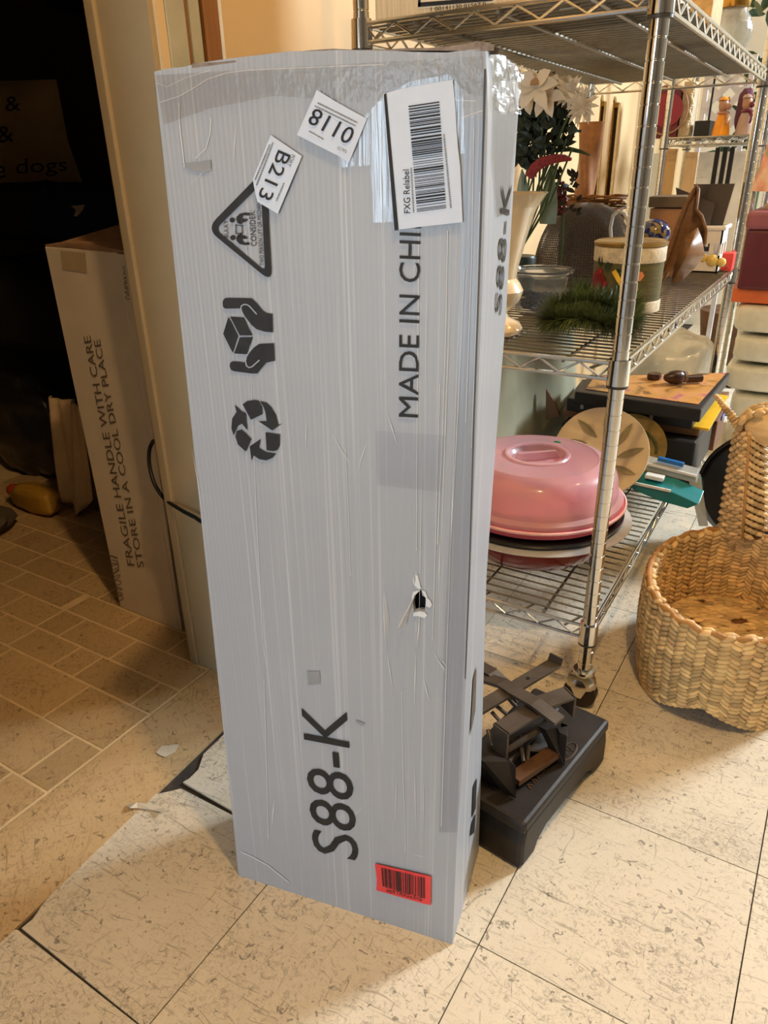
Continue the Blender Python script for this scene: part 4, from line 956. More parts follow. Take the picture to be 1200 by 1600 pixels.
ob('red_plume', MB().tube(rp, [.010, .012, .011, .009, .007, .003], 8), mat('dusty_red_plume', (142, 52, 54), .8, var=.4, scale=160, bump=.6, bscale=300), bq, smooth=True)
gp = [Vector(W(u, v, 1, 1.735)) for u, v in ((870, 236), (890, 233), (908, 237), (922, 243))]
ob('long_leaf', MB().tube(gp, [.003, .005, .004, .001], 6), M_STEM, bq, smooth=True)
ob('long_leaf', MB().tube([Vector(W(u, v, 1, 1.735)) for u, v in ((876, 205), (893, 204), (909, 205))], .0028, 6), M_STEM, bq, smooth=True)
M_SAGE = mat('pale_sage_glaze', (138, 152, 134), .45, var=.08)
def sage(u0, u1, utip, v0, vtip, y):
    a, b = Vector(W(u0, v0, 1, y)), Vector(W(u1, v0, 1, y)); tp = Vector(W(utip, vtip, 1, y)); vs = []; n_ = 10
    for k in range(n_+1):
        q = k/n_; w = max(.02, math.cos(q*math.pi/2)**.75*(.75+.5*q-.25*q*q)); c = a.lerp(b, .5).lerp(tp, q); h = (b-a).length/2*w
        vs += [(c.x-h, y+.004, c.z), (c.x, y-.006*w, c.z), (c.x+h, y+.004, c.z), (c.x, y+.012*w, c.z)]
    fs = [(k*4+i, k*4+(i+1) % 4, k*4+4+(i+1) % 4, k*4+4+i) for k in range(n_) for i in range(4)]
    ob('pale_leaf', MB().add(vs, fs), M_SAGE, bq, smooth=True, label='large pale sage green pointed leaf')
sage(803, 832, 815, 345, 264, 1.70); sage(838, 872, 860, 350, 262, 1.74)
rdc = Vector(W(882, 300, 1, 1.805)); rb = MB(); random.seed(3)
for k in range(40):
    p = Vector(W(random.uniform(866, 905), random.uniform(270, 335), 1, random.uniform(1.785, 1.80))); d = Vector((random.uniform(-1, 1), -.4, random.uniform(-.6, 1))).normalized()*.022; rb.leaf(p, p+d, .010, (0, -1, .2), .1)
berry = thing('berry_sprig', 'dark red and green sprig standing between the sage vase and the twisted vase', 'flowers', (rdc.x, 1.805, Zm))
ob('sprig_leaves', rb, mat('dark_mixed_leaf', (58, 48, 34), .6, rnd=.6), berry, kind='stuff')
rs = MB()
for k in range(40): rs.ball(Vector(W(random.uniform(864, 884), random.uniform(285, 335), 1, random.uniform(1.785, 1.80))), .006, 6, 5)
ob('berries', rs, mat('dark_red_berry', (110, 26, 30), .4), berry, smooth='all', kind='stuff')
ob('stem', MB().tube([(rdc.x, 1.805, Zm), (rdc.x+.005, 1.805, Zm+.1), (rdc.x, 1.805, Zm+.2)], .003, 6), M_STEM, berry)

# ================================================================== things on the lower shelf
Zl = ZL+.0035; kc = Vector((-.487, 1.405, Zl))
lathe_thing('red_mixing_bowl', 'deep red glass bowl at the bottom of the pink stack on the lower shelf', 'bowl', kc,
            [(0, 0), (.125, 0), (.140, .006), (.160, .028), (.172, .052), (.178, .069), (.172, .069), (.15, .03), (.12, .012), (0, .01)], mat('deep_red_glass', (128, 8, 24), .16, var=.15, coat=.25), seg=64)
lathe_thing('silver_platter', 'round silver platter on the red bowl, under the black pan', 'plate', kc+Vector((0, 0, .0695)),
            [(0, 0), (.172, 0), (.20, .002), (.204, .0025), (.204, .0044), (.17, .0044), (0, .0044)], mat('silver_plate', (226, 226, 228), .25, metal=.35), seg=64)
lathe_thing('black_pan', 'round black pan between the silver platter and the pink cake carrier', 'pan', kc+Vector((-.004, .004, .074)),
            [(0, 0), (.15, 0), (.186, .003), (.190, .008), (.190, .0142), (.15, .0142), (0, .0142)], mat('black_enamel', (22, 21, 22), .3), seg=64)
kk = kc+Vector((-.006, .006, .0888))
cake = thing('cake_carrier', 'pink plastic cake carrier with translucent lid on top of the bowl stack', 'cake carrier', kk)
M_PINK = mat('pink_plastic', (232, 112, 128), .35, var=.06)
ob('tray', MB().lathe([(0, 0), (.165, 0), (.182, .006), (.186, .018), (.190, .021), (.190, .024), (.180, .024), (.172, .010), (0, .006)], kk, 64), M_PINK, cake, smooth=True)
ob('white_rim', MB().lathe([(.1905, .0195), (.194, .021), (.194, .0245), (.1905, .026)], kk, 64, cap=False), mat('pale_pink_rim', (246, 196, 196), .35), cake, smooth=True)
ob('cake_filling', MB().lathe([(0, .012), (.158, .012), (.160, .045), (.14, .055), (0, .055)], kk, 48), M_PINK, cake, smooth=True)
lidm = mat('frosted_pink_lid', (250, 216, 222), .32, trans=.6, ior=1.25, var=.03, coat=.3)
ld = ob('lid', MB().lathe([(.186, .026), (.186, .034), (.175, .040), (.170, .078), (.162, .098), (.146, .110), (.128, .116), (.124, .114), (.066, .118), (.062, .1155), (.055, .106), (.0, .105)], kk, 64, cap=False), lidm, cake, smooth=True)
ob('lid_ridge', MB().lathe([(.058, .1185), (.062, .1215), (.067, .1215), (.070, .1185)], kk, 48, cap=False), lidm, ld, smooth=True)
ra = Vector((.75, .66, 0)).normalized()
ob('grip', MB().prism([kk-ra*.05+Vector((.66, -.75, 0))*.004+Vector((0, 0, 0.1060)), kk+ra*.05+Vector((.66, -.75, 0))*.004+Vector((0, 0, 0.1060)), kk+ra*.042+Vector((.66, -.75, 0))*.004+Vector((0, 0, 0.1230)), kk-ra*.042+Vector((.66, -.75, 0))*.004+Vector((0, 0, 0.1230))], (-.0053, .006, 0)), lidm, ld, bevel=.001)
gs = kk+Vector((.012, .095, .1165)); ob('green_speck', MB().lathe([(0, 0), (.007, 0), (.005, .0015), (0, .0015)], gs, 10, sx=1.3, sy=.7), mat('green_sticker', (30, 150, 90), .5), ld)
# cream plate leaning behind the stack
plc = Vector(W(938, 716, 1, 1.70)); tilt = Vector((.12, -.80, .58)).normalized()
pl = thing('cream_plate', 'large cream plate with a green leaf pattern leaning behind the cake carrier', 'plate', (plc.x, plc.y, Zl))
plc.z = .305
M_CREAM = mat('cream_glaze', (216, 198, 158), .3, var=.06)
ob('plate', MB().lathe([(0, 0), (.07, 0), (.105, .014), (.112, .017), (.111, .020), (.07, .006), (0, .005)], plc, 56, axis=tuple(tilt)), M_CREAM, pl, smooth=True)
Rp = Vector((0, 0, 1)).rotation_difference(tilt).to_matrix(); lfp = MB()
for k in range(9):
    a = k*.7; p = plc+Rp @ Vector((.04*math.cos(a), .04*math.sin(a), .008)); q = plc+Rp @ Vector((.1*math.cos(a+.35), .1*math.sin(a+.35), .020)); lfp.leaf(p, q, .016, Rp @ Vector((0, 0, 1)), 0)
ob('leaf_pattern', lfp, mat('olive_leaf_print', (158, 146, 102), .5, rnd=.3), pl)
# stack of flat cases
sb = Vector((-.56, 1.80, Zl))
ZC = [Zl, .300, .345, .358, .387, .416]
m_ = MB().span((-.60, 1.90, Zl), (-.25, 2.18, .300)); simple('black_crate', 'dark black box at the bottom of the pile on the lower shelf', 'box', m_, mat('black_box_card', (26, 24, 26), .5), bevel=.004)
def flat(name, label, cat, pts, z, th, m, bev=.002):
    P = [Vector((*W(u, v, 2, z+th)[:2], z)) for u, v in pts]; mb = MB().prism(P, (0, 0, th)); return mb
zc = .302
mb = flat('', '', '', [(880, 640), (1093, 672), (1140, 612), (905, 600)], zc, .018, None); simple('brown_tray_board', 'brown board under the black cases in the pile on the lower shelf', 'board', mb, mat('brown_edge_board', (126, 92, 62), .6), bevel=.001); zc += .0185
mb = flat('', '', '', [(1010, 655), (1108, 670), (1138, 618), (1040, 605)], zc, .006, None); simple('yellow_folder', 'bright yellow folder sticking out of the pile of cases', 'folder', mb, mat('bright_yellow_card', (236, 184, 34), .5)); zc += .0065
mb = flat('', '', '', [(886, 622), (1084, 650), (1128, 590), (910, 592)], zc, .036, None); t = thing_of('game_case', 'black flat case, the lower one of the pile on the lower shelf', 'case', mb)
M_CASE = mat('black_case_vinyl', (24, 23, 25), .4, var=.1); ob('case_shell', mb, M_CASE, t, bevel=.004)
for u, v in ((910, 632), (1018, 648)):
    p = Vector(W(u, v+2, 2, zc+.02)); ob('latch', MB().box(p+Vector((0, -.003, 0)), (.008, .006, .014), .14), mat('grey_latch', (150, 150, 150), .4, metal=.5), t)
zc += .0365
P_ = [(898, 612), (1096, 640), (1141, 582), (920, 586)]
mb = flat('', '', '', P_, zc, .034, None); t = thing_of('game_case', 'black flat case with a painted orange and pink cover, uppermost of the pile', 'case', mb); ob('case_shell', mb, M_CASE, t, bevel=.004); zc += .034
g_ = G('painted_cover'); v_ = g_.coords(); f1, f2 = g_.noise(v_, 9, 5, .6, 1.0), g_.noise(v_, 14, 3, .5, .6)
col = g_.ramp(f1, [(.35, lin((70, 44, 40))), (.45, lin((196, 140, 70))), (.55, lin((206, 150, 92))), (.62, lin((176, 84, 104))), (.72, lin((226, 190, 150)))]); g_.link(col, g_.b.inputs['Base Color']); g_.set(Roughness=.35)
cv = [Vector(W(u, v, 2, zc+.0006)) for u, v in ((915, 608), (1091, 632), (1135, 583), (930, 588))]; ob('cover_picture', MB().prism(cv, (0, 0, .001)), g_.m, t)
zc += .002
M_WALNUT = mat('dark_turned_wood', (62, 36, 26), .35, var=.2, coat=.3)
p = Vector(W(1022, 592, 2, zc)); ft_ = lathe_thing('wooden_ring', 'small dark wooden ring with a hole lying on the upper case', 'finial', p, [(.005, 0), (.018, 0), (.020, .008), (.017, .016), (.005, .016)], M_WALNUT)
p = Vector(W(1056, 600, 2, zc))+Vector((0, 0, .019)); ax_ = Vector((.80, .6, .0)).normalized()
fin = thing('wooden_finial', 'dark turned wooden finial lying beside the wooden ring', 'finial', p-Vector((0, 0, .019)))
ob('bulb', MB().lathe([(0, -.036), (.008, -.034), (.017, -.018), (.019, 0), (.017, .012), (.009, .02), (0, .02)], p, 24, axis=tuple(ax_)), M_WALNUT, fin, smooth=True)
ob('collar', MB().lathe([(.009, .016), (.015, .018), (.015, .026), (.009, .027)], p, 24, axis=tuple(ax_)), mat('worn_wood_band', (126, 104, 92), .4), fin, smooth=True)
ob('peg', MB().lathe([(.0, .026), (.010, .026), (.011, .07), (0, .071)], p-Vector((0, 0, .006)), 20, axis=tuple(ax_)), M_WALNUT, fin, smooth=True)
# papers and books at the end of the pile
M_PP = [mat('pinkish_page_block', (196, 160, 146), .7, var=.15, scale=100, stretch=(1, 1, 6)), mat('white_page_block', (222, 222, 220), .7), mat('blue_cover', (92, 116, 190), .5), mat('brown_page_block', (120, 84, 62), .7, var=.2, scale=100, stretch=(1, 1, 6))]
for k, (q, lab, cat, m) in enumerate((((1097, 640, 1108, 678, 2.20), 'pinkish paper block standing at the end of the pile of cases', 'book', M_PP[0]), ((1109, 632, 1121, 676, 2.23), 'white paper block beside the pinkish one at the end of the pile', 'book', M_PP[1]), ((1122, 658, 1128, 684, 2.25), 'thin blue booklet at the end of the pile of cases', 'book', M_PP[2]))):
    simple('paper_block', lab, cat, slab(*q, .06, Zl+.09), m, bevel=.001)
simple('brown_book_stack', 'brown edged books under the paper blocks at the end of the lower shelf', 'book', MB().span((-.36, 2.195, Zl), (-.24, 2.34, Zl+.0895)), M_PP[3], bevel=.002)
# olive round plates behind
opc = Vector((-.40, 1.84, .275)); ot = Vector((.05, -.75, .66)).normalized()
lathe_o = MB().lathe([(0, 0), (.06, 0), (.09, .012), (.094, .016), (.06, .006), (0, .005)], opc, 48, axis=tuple(ot))
pl2 = thing_of('olive_plate', 'olive brown leafy plate leaning against the black box on the lower shelf', 'plate', lathe_o); ob('plate', lathe_o, mat('olive_brown_glaze', (142, 116, 58), .4, var=.4, scale=18), pl2, smooth=True)
Rp = Vector((0, 0, 1)).rotation_difference(ot).to_matrix()
ob('curling_stem', MB().tube([opc+Rp @ Vector((.07*math.cos(k*.25), .07*math.sin(k*.25)*.8, .014)) for k in range(14)], .003, 6), M_STEM, pl2)
# teal blister packs
def pack(pts, y, depth, label, top, body_):
    P = [Vector(W(u, v, 1, y)) for u, v in pts]; t = thing('blister_pack', label, 'package', tuple(np.mean([tuple(p) for p in P], axis=0)), None)
    mb = MB().prism(P, (.0, depth, .012)); ob('card', mb, body_, t, bevel=.002)
    q = [P[0].lerp(P[1], .3)+Vector((0, 0, .012)), P[0].lerp(P[1], .75)+Vector((0, 0, .012))]
    ob('blue_insert', MB().bar([q[0]+Vector((0, depth*.5, .004)), q[1]+Vector((0, depth*.5, .004))], depth*.4, .01), top, t, bevel=.002)
    ob('pale_edge', MB().bar([P[0]+Vector((0, -.002, .002)), P[1]+Vector((0, -.002, .002))], .004, .006), M_WPL, t)
    return t
M_TEAL = mat('teal_plastic', (30, 128, 136), .2, coat=.5, var=.1); M_BLUE = mat('blue_plastic', (40, 110, 186), .3); M_GREYP = mat('clear_grey_pack', (176, 180, 180), .2, coat=.5)
pack([(998, 722), (1088, 745), (1088, 756), (996, 732)], 1.76, .03, 'grey and blue blister pack, the upper of the two beside the cream plate', M_BLUE, M_GREYP)
pack([(984, 754), (1048, 768), (1092, 788), (1074, 795), (1030, 783), (988, 765)], 1.70, .06, 'teal blister pack, the lower of the two, jutting over the shelf edge', mat('white_card', (222, 226, 228), .5), M_TEAL)
pk = thing('hanging_sleeve', 'clear plastic sleeve with a teal edge hanging off the lower shelf', 'package', (-.23, 1.86, .15))
sv_ = [Vector(W(u, v, 1, 1.86)) for u, v in ((1075, 745), (1094, 742), (1106, 822), (1092, 822))]
ob('sleeve', MB().prism(sv_, (0, .004, 0)), mat('cloudy_sleeve', (200, 200, 194), .15, alpha=.7, coat=.5), pk)
ob('teal_edge', MB().prism([Vector(W(u, v, 1, 1.87)) for u, v in ((1080, 745), (1096, 746), (1100, 790), (1092, 780))], (0, .004, 0)), M_TEAL, pk)
# grey cloth panel and a brown wedge on the wall side of the lower shelf
mb = MB(); pz = lambda s, t_: (-.715+.012*math.sin(s*9)*(1-t_*.3)+.05*(1-t_), 1.5+.75*s, Zl+.40*t_)
mb.grid(pz, 30, 8); simple('grey_green_cloth', 'grey green cloth hung along the wall side of the lower shelf', 'cloth', mb, mat('grey_green_fabric', (150, 148, 124), .9, var=.08), smooth='all', solid=.003)
P = [Vector(W(u, v, 1, 1.95)) for u, v in ((853, 655), (853, 607), (866, 628), (874, 650))]; simple('brown_wedge', 'small brown pointed wooden offcut in front of the grey green cloth', 'offcut', MB().prism(P, (0, .01, 0)), mat('brown_offcut', (116, 84, 56), .6))

# ================================================================== things on the top shelf
Zt = ZT+.0035
m_ = MB().span((-.715, 1.155, Zt), (-.30, 1.42, Zt+.27)); pbx = thing_of('white_box', 'whitewood carton with a printed barcode label on the top shelf', 'box', m_)
ob('box_body', m_, mat('whitewashed_card', (208, 190, 158), .6, var=.16, scale=14, stretch=(26, 26, 1)), pbx, bevel=.002)
def fr_(u, v, lift=.001): p = W(u, v, 1, 1.155-lift); return Vector(p)
lp = ink_polys(pbx, [[fr_0 for fr_0 in ((653, 14), (655, -30), (790, -38), (775, 4))]], mat('cream_label', (226, 212, 186), .5), fr_, .0006, 'box_label')
ink_polys(lp, [[(653, 11), (770, 1), (770, -5), (653, 4)], [(653, 10), (657, 10), (658, -28), (654, -28)]], M_INK, fr_, .0012, 'label_border', kind='stuff')
ink_quad(lp, '1 00141130 01567 0', [(673, 17.5), (759, 9), (759, 3), (673, 11)], M_INK, fr_, .0012)
gz = Vector((-.335, 2.02, Zt)); dec = thing('glass_decanter', 'cut glass globe jar with a gold collar on the far end of the top shelf', 'jar', gz)
ob('globe', MB().lathe([(0, 0), (.026, 0), (.030, .006), (.042, .03), (.044, .05), (.036, .072), (.026, .082), (.024, .10), (.022, .10), (.024, .08), (.040, .05), (.038, .03), (.022, .006), (0, .005)], gz, 40), mat('cut_glass', (240, 244, 245), .05, trans=.95, ior=1.45, bump=.7, bscale=140, var=.01), dec, smooth=True)
ob('gold_collar', MB().lathe([(.0235, .088), (.030, .09), (.032, .10), (.030, .112), (.0235, .114)], gz, 32, cap=False), mat('gold_collar', (206, 160, 80), .2, metal=.9), dec, smooth=True)
ob('glass_neck', MB().lathe([(.024, .114), (.020, .135), (.026, .19), (.024, .19), (.018, .135), (.022, .114)], gz, 32), mat('clear_neck', (240, 244, 245), .05, trans=.95, ior=1.45, var=.01), dec, smooth=True)
m_ = MB().span((-.40, 1.70, Zt), (-.32, 1.80, Zt+.2)); simple('beige_basket', 'beige straw box behind the front post on the top shelf', 'box', m_, mat('beige_straw', (206, 170, 116), .7, var=.25, scale=60), bevel=.004)

# ================================================================== the dark left room
wbx = Vector((-1.345, .941, 0)); wb = thing('white_carton', 'tall off-white carton printed FRAGILE HANDLE WITH CARE standing in the doorway', 'box', wbx)
M_WCARD = mat('off_white_card', (212, 198, 180), .6, var=.07, scale=10); M_GCARD = mat('grey_card_side', (140, 126, 116), .65, var=.08)
wf = [Vector(W(u, v, 1, .941)) for u, v in ((188, 950), (280, 987), (172, 388), (60, 388))]
wf[0].z = wf[1].z = 0; HC = .82
fa = [(wf[0].x, .941, 0), (wf[1].x, .941, 0), (wf[2].x, .955, HC), (wf[3].x, .955, HC)]
ob('carton_front', MB().prism(fa, (0, .13, 0)), M_WCARD, wb, bevel=.002)
sd = [(wf[1].x+.001, .947, .001), (wf[1].x+.001, 1.07, .001), (wf[2].x+.002, 1.07, HC), (wf[2].x+.002, .961, HC)]
ob('carton_side', MB().prism(sd, (.014, 0, 0)), M_GCARD, wb)
ob('carton_flap', MB().prism([(wf[1].x+.006, .939, .004), (wf[1].x+.010, .939, .004), (wf[2].x+.030, .953, HC-.006), (wf[2].x+.003, .953, HC-.006)], (0, .004, 0)), M_WCARD, wb)
ob('carton_lid', MB().prism([(wf[3].x, .957, HC), (wf[3].x+.12, .953, HC+.008), (wf[2].x+.02, .953, HC-.004), (wf[2].x+.03, 1.06, HC+.014), (wf[3].x+.1, 1.06, HC+.035), (wf[3].x, 1.06, HC+.004)], (0, 0, .004)), M_CARD, wb)
def wface(u, v, lift=.001):
    p = Vector(W(u, v, 1, .945)); p = Vector(W(u, v, 1, .941+.014*max(0, p.z)/HC)); p.y -= lift; return p
def wside(u, v, lift=.001): p = Vector(W(u, v, 0, wf[2].x+.0165)); p.x += lift; return p
M_FINK = mat('brown_grey_print', (104, 88, 74), .6)
ink_quad(wb, 'FRAGILE HANDLE WITH CARE', [(211, 884), (142, 524), (131, 525.5), (200, 883)], M_FINK, wface)
ink_quad(wb, 'STORE IN A COOL DRY PLACE', [(226, 886), (157, 530), (147, 532), (216, 887)], M_FINK, wface)
patch('tape_patch', [(95, 392), (134, 395), (137, 426), (99, 421)], wface, mat('beige_paper_tape', (180, 160, 128), .5), .0012, wb)
def scribble(fn, c, r, w, h, n, name):
    r = Vector(r).normalized(); u = Vector((r.y, -r.x)); pol = []
    for k in range(n):
        f = (k+.5)/n-.5; p = Vector(c)+r*w*f
        pts = [tuple(p+u*(h*.5*math.cos(q*.7))+r*(w/n*.45*math.sin(q*.7+k))) for q in range(10)]
        pol += stroke(pts, 1.1)
    ink_polys(wb, pol, M_FINK, fn, .0012, name, kind='stuff')
scribble(wface, (182, 902), (-.14, -1), 74, 14, 9, 'looped_print')
scribble(wside, (198, 442), (-.08, -1), 52, 9, 8, 'looped_print')
# black cable
cp = [(-1.06, .99, .50), W(246, 686, 0, -1.075), W(238, 692, 0, -1.082), W(233, 706, 0, -1.085), W(234, 730, 0, -1.08), W(242, 757, 0, -1.062), W(256, 778, 0, -1.045), W(280, 795, 1, .855), W(304, 808, 1, .853), W(322, 816, 1, .85), (-.83, .845, .40), (-.78, .84, .30), (-.76, .84, .12), (-.76, .85, .006)]
def spl(P, n=6):
    P = [Vector(p) for p in P]; out = []
    for k in range(len(P)-1):
        p0, p1, p2, p3 = P[max(k-1, 0)], P[k], P[k+1], P[min(k+2, len(P)-1)]
        for q in range(n):
            t = q/n; out.append(.5*((2*p1)+(-p0+p2)*t+(2*p0-5*p1+4*p2-p3)*t*t+(-p0+3*p1-3*p2+p3)*t**3))
    return out+[P[-1]]
simple('black_cable', 'black cable looping out from behind the white carton across the door jamb', 'cable', MB().tube(spl(cp), .0038, 8), mat('black_cable_rubber', (24, 23, 23), .45), smooth='all')
# couch-like black chair, navy bag, printed pillow and soft things
def soft(name, label, cat, c, r, m, seed, amp=.12, e=2.6, rz=0, parent=None):
    mb = MB(); rings, seg = 22, 32
    R = Matrix.Rotation(rz, 3, 'Z')
    def fn(s, t):
        a, b = s*2*math.pi, (t-.5)*math.pi; sp = lambda x: math.copysign(abs(x)**(2/e), x)
        d = Vector((sp(math.cos(b))*sp(math.cos(a)), sp(math.cos(b))*sp(math.sin(a)), sp(math.sin(b))))
        k = 1+amp*noise.noise(d*1.7+Vector((seed, 0, 0)))+amp*.35*noise.noise(d*5+Vector((0, seed, 0)))
        return Vector(c)+R @ Vector((d.x*r[0]*k, d.y*r[1]*k, d.z*r[2]*k))
    mb.grid(fn, seg, rings)
    if parent: return ob(name, mb, m, parent, smooth='all')
    return simple(name, label, cat, mb, m, smooth='all')
M_BLK = mat('black_fabric', (22, 21, 22), .9, var=.2); M_NAVY = mat('navy_fabric', (24, 28, 58), .85, var=.15)
ac = Vector((-2.3, 1.66, 0)); arm = thing('black_armchair', 'black upholstered armchair in the dark left room', 'chair', ac)
ob('chair_base', MB().span((-3.3, 1.55, .05), (-1.72, 2.28, .42)), M_BLK, arm, bevel=.05)
soft('seat_cushion', '', '', (-2.5, 1.86, .52), (.72, .40, .14), M_BLK, 3, .05, 4, parent=arm); soft('arm_rest', '', '', (-1.80, 1.90, .60), (.13, .36, .22), M_BLK, 5, .05, 3.5, parent=arm)
ob('back_rest', MB().span((-3.3, 2.28, .05), (-1.65, 2.44, .86)), M_BLK, arm, bevel=.05)
for x in (-3.2, -1.8):
    for y in (1.48, 2.12): ob('foot', MB().lathe([(0, 0), (.02, 0), (.026, .06), (0, .06)], (x, y, 0), 12), M_BLK, arm)
pcx = Vector(W(40, 215, 1, 2.06)); 
pill = thing('printed_pillow', 'beige pillow with printed words ending in dogs, standing on the armchair', 'pillow', (pcx.x, 2.06, .72))
pts_ = [(-60, 128), (88, 124), (106, 220), (134, 300), (-60, 312)]; P = [Vector(W(u, v, 1, 2.06)) for u, v in pts_]
def pf(s, t):
    l, r_ = P[4].lerp(P[0], t), (P[3].lerp(P[2], t*2) if t < .5 else P[2].lerp(P[1], t*2-1)); p = l.lerp(r_, s); b_ = (max(0, math.sin(math.pi*s)*math.sin(math.pi*t)))**.5
    return p, b_
mb = MB(); mb.grid(lambda s, t: pf(s, t)[0]-Vector((0, .06*pf(s, t)[1], 0)), 18, 18); mb.grid(lambda s, t: pf(s, t)[0]+Vector((0, .05*pf(s, t)[1], 0)), 18, 18)
ob('pillow_case', mb, mat('beige_pillow_linen', (186, 160, 116), .9, var=.06), pill, smooth='all')
def pface(u, v, lift=.002):
    p = Vector(W(u, v, 1, 2.06)); p = Vector(W(u, v, 1, 1.985)); p.y -= lift; return p
M_PINK2 = mat('pillow_print', (40, 32, 26), .8)
for w_, q in (('&', [(9, 174), (33, 173), (31, 150), (8, 151)]), ('&', [(-2, 224), (22, 221), (19, 196), (-5, 198)]), ('e', [(-8, 279), (9, 278), (9, 259), (-8, 260)]), ('dogs', [(26, 280), (106, 273), (105, 246), (25, 248)])):
    ink_quad(pill, w_, q, M_PINK2, pface)
nbg = thing('navy_bag', 'navy blue bag with a small pale logo lying on the armchair behind the white carton', 'bag', tuple(W(125, 375, 1, 1.78)))
soft('bag_body', '', '', tuple(W(128, 338, 1, 1.76)), (.21, .12, .105), M_NAVY, 9, .1, 3, parent=nbg)
soft('bag_strap', '', '', tuple(W(60, 332, 1, 1.78)), (.30, .13, .10), M_BLK, 11, .1, 3, parent=nbg)
lg = lambda u, v, lift=.0: Vector(W(u, v, 1, 1.625))
ink_polys(nbg, [[(111, 322), (132, 320), (130, 327), (121, 338), (115, 338), (119, 328)]], mat('pale_logo', (170, 160, 148), .7), lg, 0, 'bag_logo')
c_ = W(35, 545, 1, 1.42); soft('dark_plastic_bag', 'crumpled dark plastic bag with pale highlights in front of the armchair', 'bag', (c_[0]-.05, 1.42, .16), (.22, .09, .16), mat('dark_bag_film', (36, 34, 34), .3, var=.3, bump=.8, bscale=30), 13, .35, 2.4)
# white cloth hanging beside the carton
cl = MB()
def clf(s, t):
    a, b = Vector(W(80+50*s, 618+16*s, 1, 1.255)), Vector(W(100+42*s, 806-26*abs(s-.55)*2, 1, 1.237)); b.z = max(b.z, .004); p = a.lerp(b, t); return p+Vector((0, -.012*math.sin(s*9+t*2)-.006*math.sin(s*21), 0))
cl.grid(clf, 30, 16); o = simple('white_cloth', 'crumpled cream cloth hanging down beside the white carton', 'cloth', cl, mat('cream_rag', (214, 190, 156), .9, var=.12), smooth='all', solid=.006)
c_ = Vector(W(82, 783, 2, .045)); yb = soft('yellow_package', 'small yellow and red packet on the floor behind the white cloth', 'package', (-2.02, 1.20, .042), (.10, .04, .042), mat('mustard_film', (178, 138, 52), .4, var=.2), 21, .15, 3)
ob('red_corner', MB().ball((-2.11, 1.19, .055), (.028, .022, .018), 10, 8), mat('red_film', (170, 62, 40), .4), yb)  
c_ = Vector(W(12, 812, 2, .02)); soft('grey_mat', 'rumpled grey brown mat on the floor at the left edge', 'mat', (-2.10, 1.01, .03), (.16, .10, .03), mat('grey_brown_felt', (92, 80, 68), .95, var=.2), 23, .2, 2.6)
a_ = W(95, 15, 1, 2.40); b_ = W(138, -20, 1, 2.40); simple('black_wall_box', 'black box on the wall of the dark left room at the top edge', 'box', MB().span((a_[0]-.02, 2.34, a_[2]), (b_[0], 2.498, b_[2]+.12)), M_BLK, bevel=.01)
# scraps on the floor by the threshold
P = [W(u, v, 2, .0018) for u, v in ((244, 1176), (252, 1166), (280, 1163), (274, 1175), (258, 1183), (250, 1180))]
simple('paper_scrap', 'torn pale paper scrap stuck to the threshold floor', 'paper', MB().prism(P, (0, 0, .0006)), mat('pale_scrap', (214, 200, 176), .7))
P = [(198, 1258), (214, 1254), (240, 1258), (258, 1262), (256, 1270), (238, 1266), (215, 1263), (203, 1263)]
mb = MB(); vs = [Vector(W(u, v, 2, .002+.006*(k % 3 == 1))) for k, (u, v) in enumerate(P)]; mb.prism(vs, (0, 0, .0008))
simple('vinyl_sliver', 'curled torn sliver of pale vinyl at the threshold gap', 'scrap', mb, mat('pale_sliver', (206, 194, 172), .6))

# ================================================================== the cluttered background
R2 = (-.37, 3.2); rack2 = thing('wire_rack', 'second chrome wire rack with figurines standing farther back', 'shelf', (R2[0], R2[1], 0))
lxp = W(1066, 280, 1, 3.62)[0]-R2[0]
def S2(lx, ly, z): return Vector((R2[0]+lx, R2[1]+ly, z))
for lx, ly in ((0, 0), (lxp, 0), (0, .42), (lxp, .42)): make_post(rack2, S2(lx, ly, 0), .083, 1.8)
Z2 = W(1100, 214, 1, 3.2)[2]; Z3 = .60
for z in (Z2, Z3): make_shelf(rack2, z, S2, lxp, .42, 16)
z2 = Z2+.0035
def on2(u0, v0, u1, y, d):
    a, b = W(u0, v0, 1, y), W(u1, v0, 1, y); return MB().span((a[0], y, z2), (b[0], y+d, a[2]))
m_ = on2(1022, 137, 1066, 3.26, .12); sg = thing_of('red_sign', 'dark red box with a round gold-ringed emblem on the back rack shelf', 'sign', m_); M_MAR = mat('maroon_print', (104, 34, 42), .5, var=.2)
ob('sign_body', m_, M_MAR, sg, bevel=.003)
cs = Vector(W(1042, 172, 1, 3.255)); ob('emblem_ring', MB().tube([cs+Vector((.075*math.cos(k*.2), 0, .082*math.sin(k*.2))) for k in range(32)], .004, 6, closed=True), mat('faded_gold_print', (150, 112, 84), .5), sg)
ob('emblem_disc', MB().lathe([(0, 0), (.058, 0), (.058, .003), (0, .003)], cs, 32, axis=(0, -1, 0)), mat('brighter_red_print', (138, 36, 50), .5), sg)
m_ = on2(1070, 128, 1088, 3.27, .10); lc = thing_of('lace_panel', 'stack of cream lace-edged panels between the red sign and the black box', 'lace', m_); ob('panel', m_, mat('cream_panel', (186, 168, 140), .8, var=.3, scale=50), lc)
xs = [v[0] for v in m_.v]; lcb = MB()
for k in range(34): lcb.ball((max(xs)-.006+.004*math.sin(k), 3.266, z2+.008+k*.0075), .006, 6, 5)
ob('lace_edge', lcb, M_LACE, lc, kind='stuff')
m_ = on2(1086, 189, 1110, 3.24, .10); simple('black_box', 'small black box beside the lace panels on the back rack shelf', 'box', m_, M_CASE, bevel=.002)
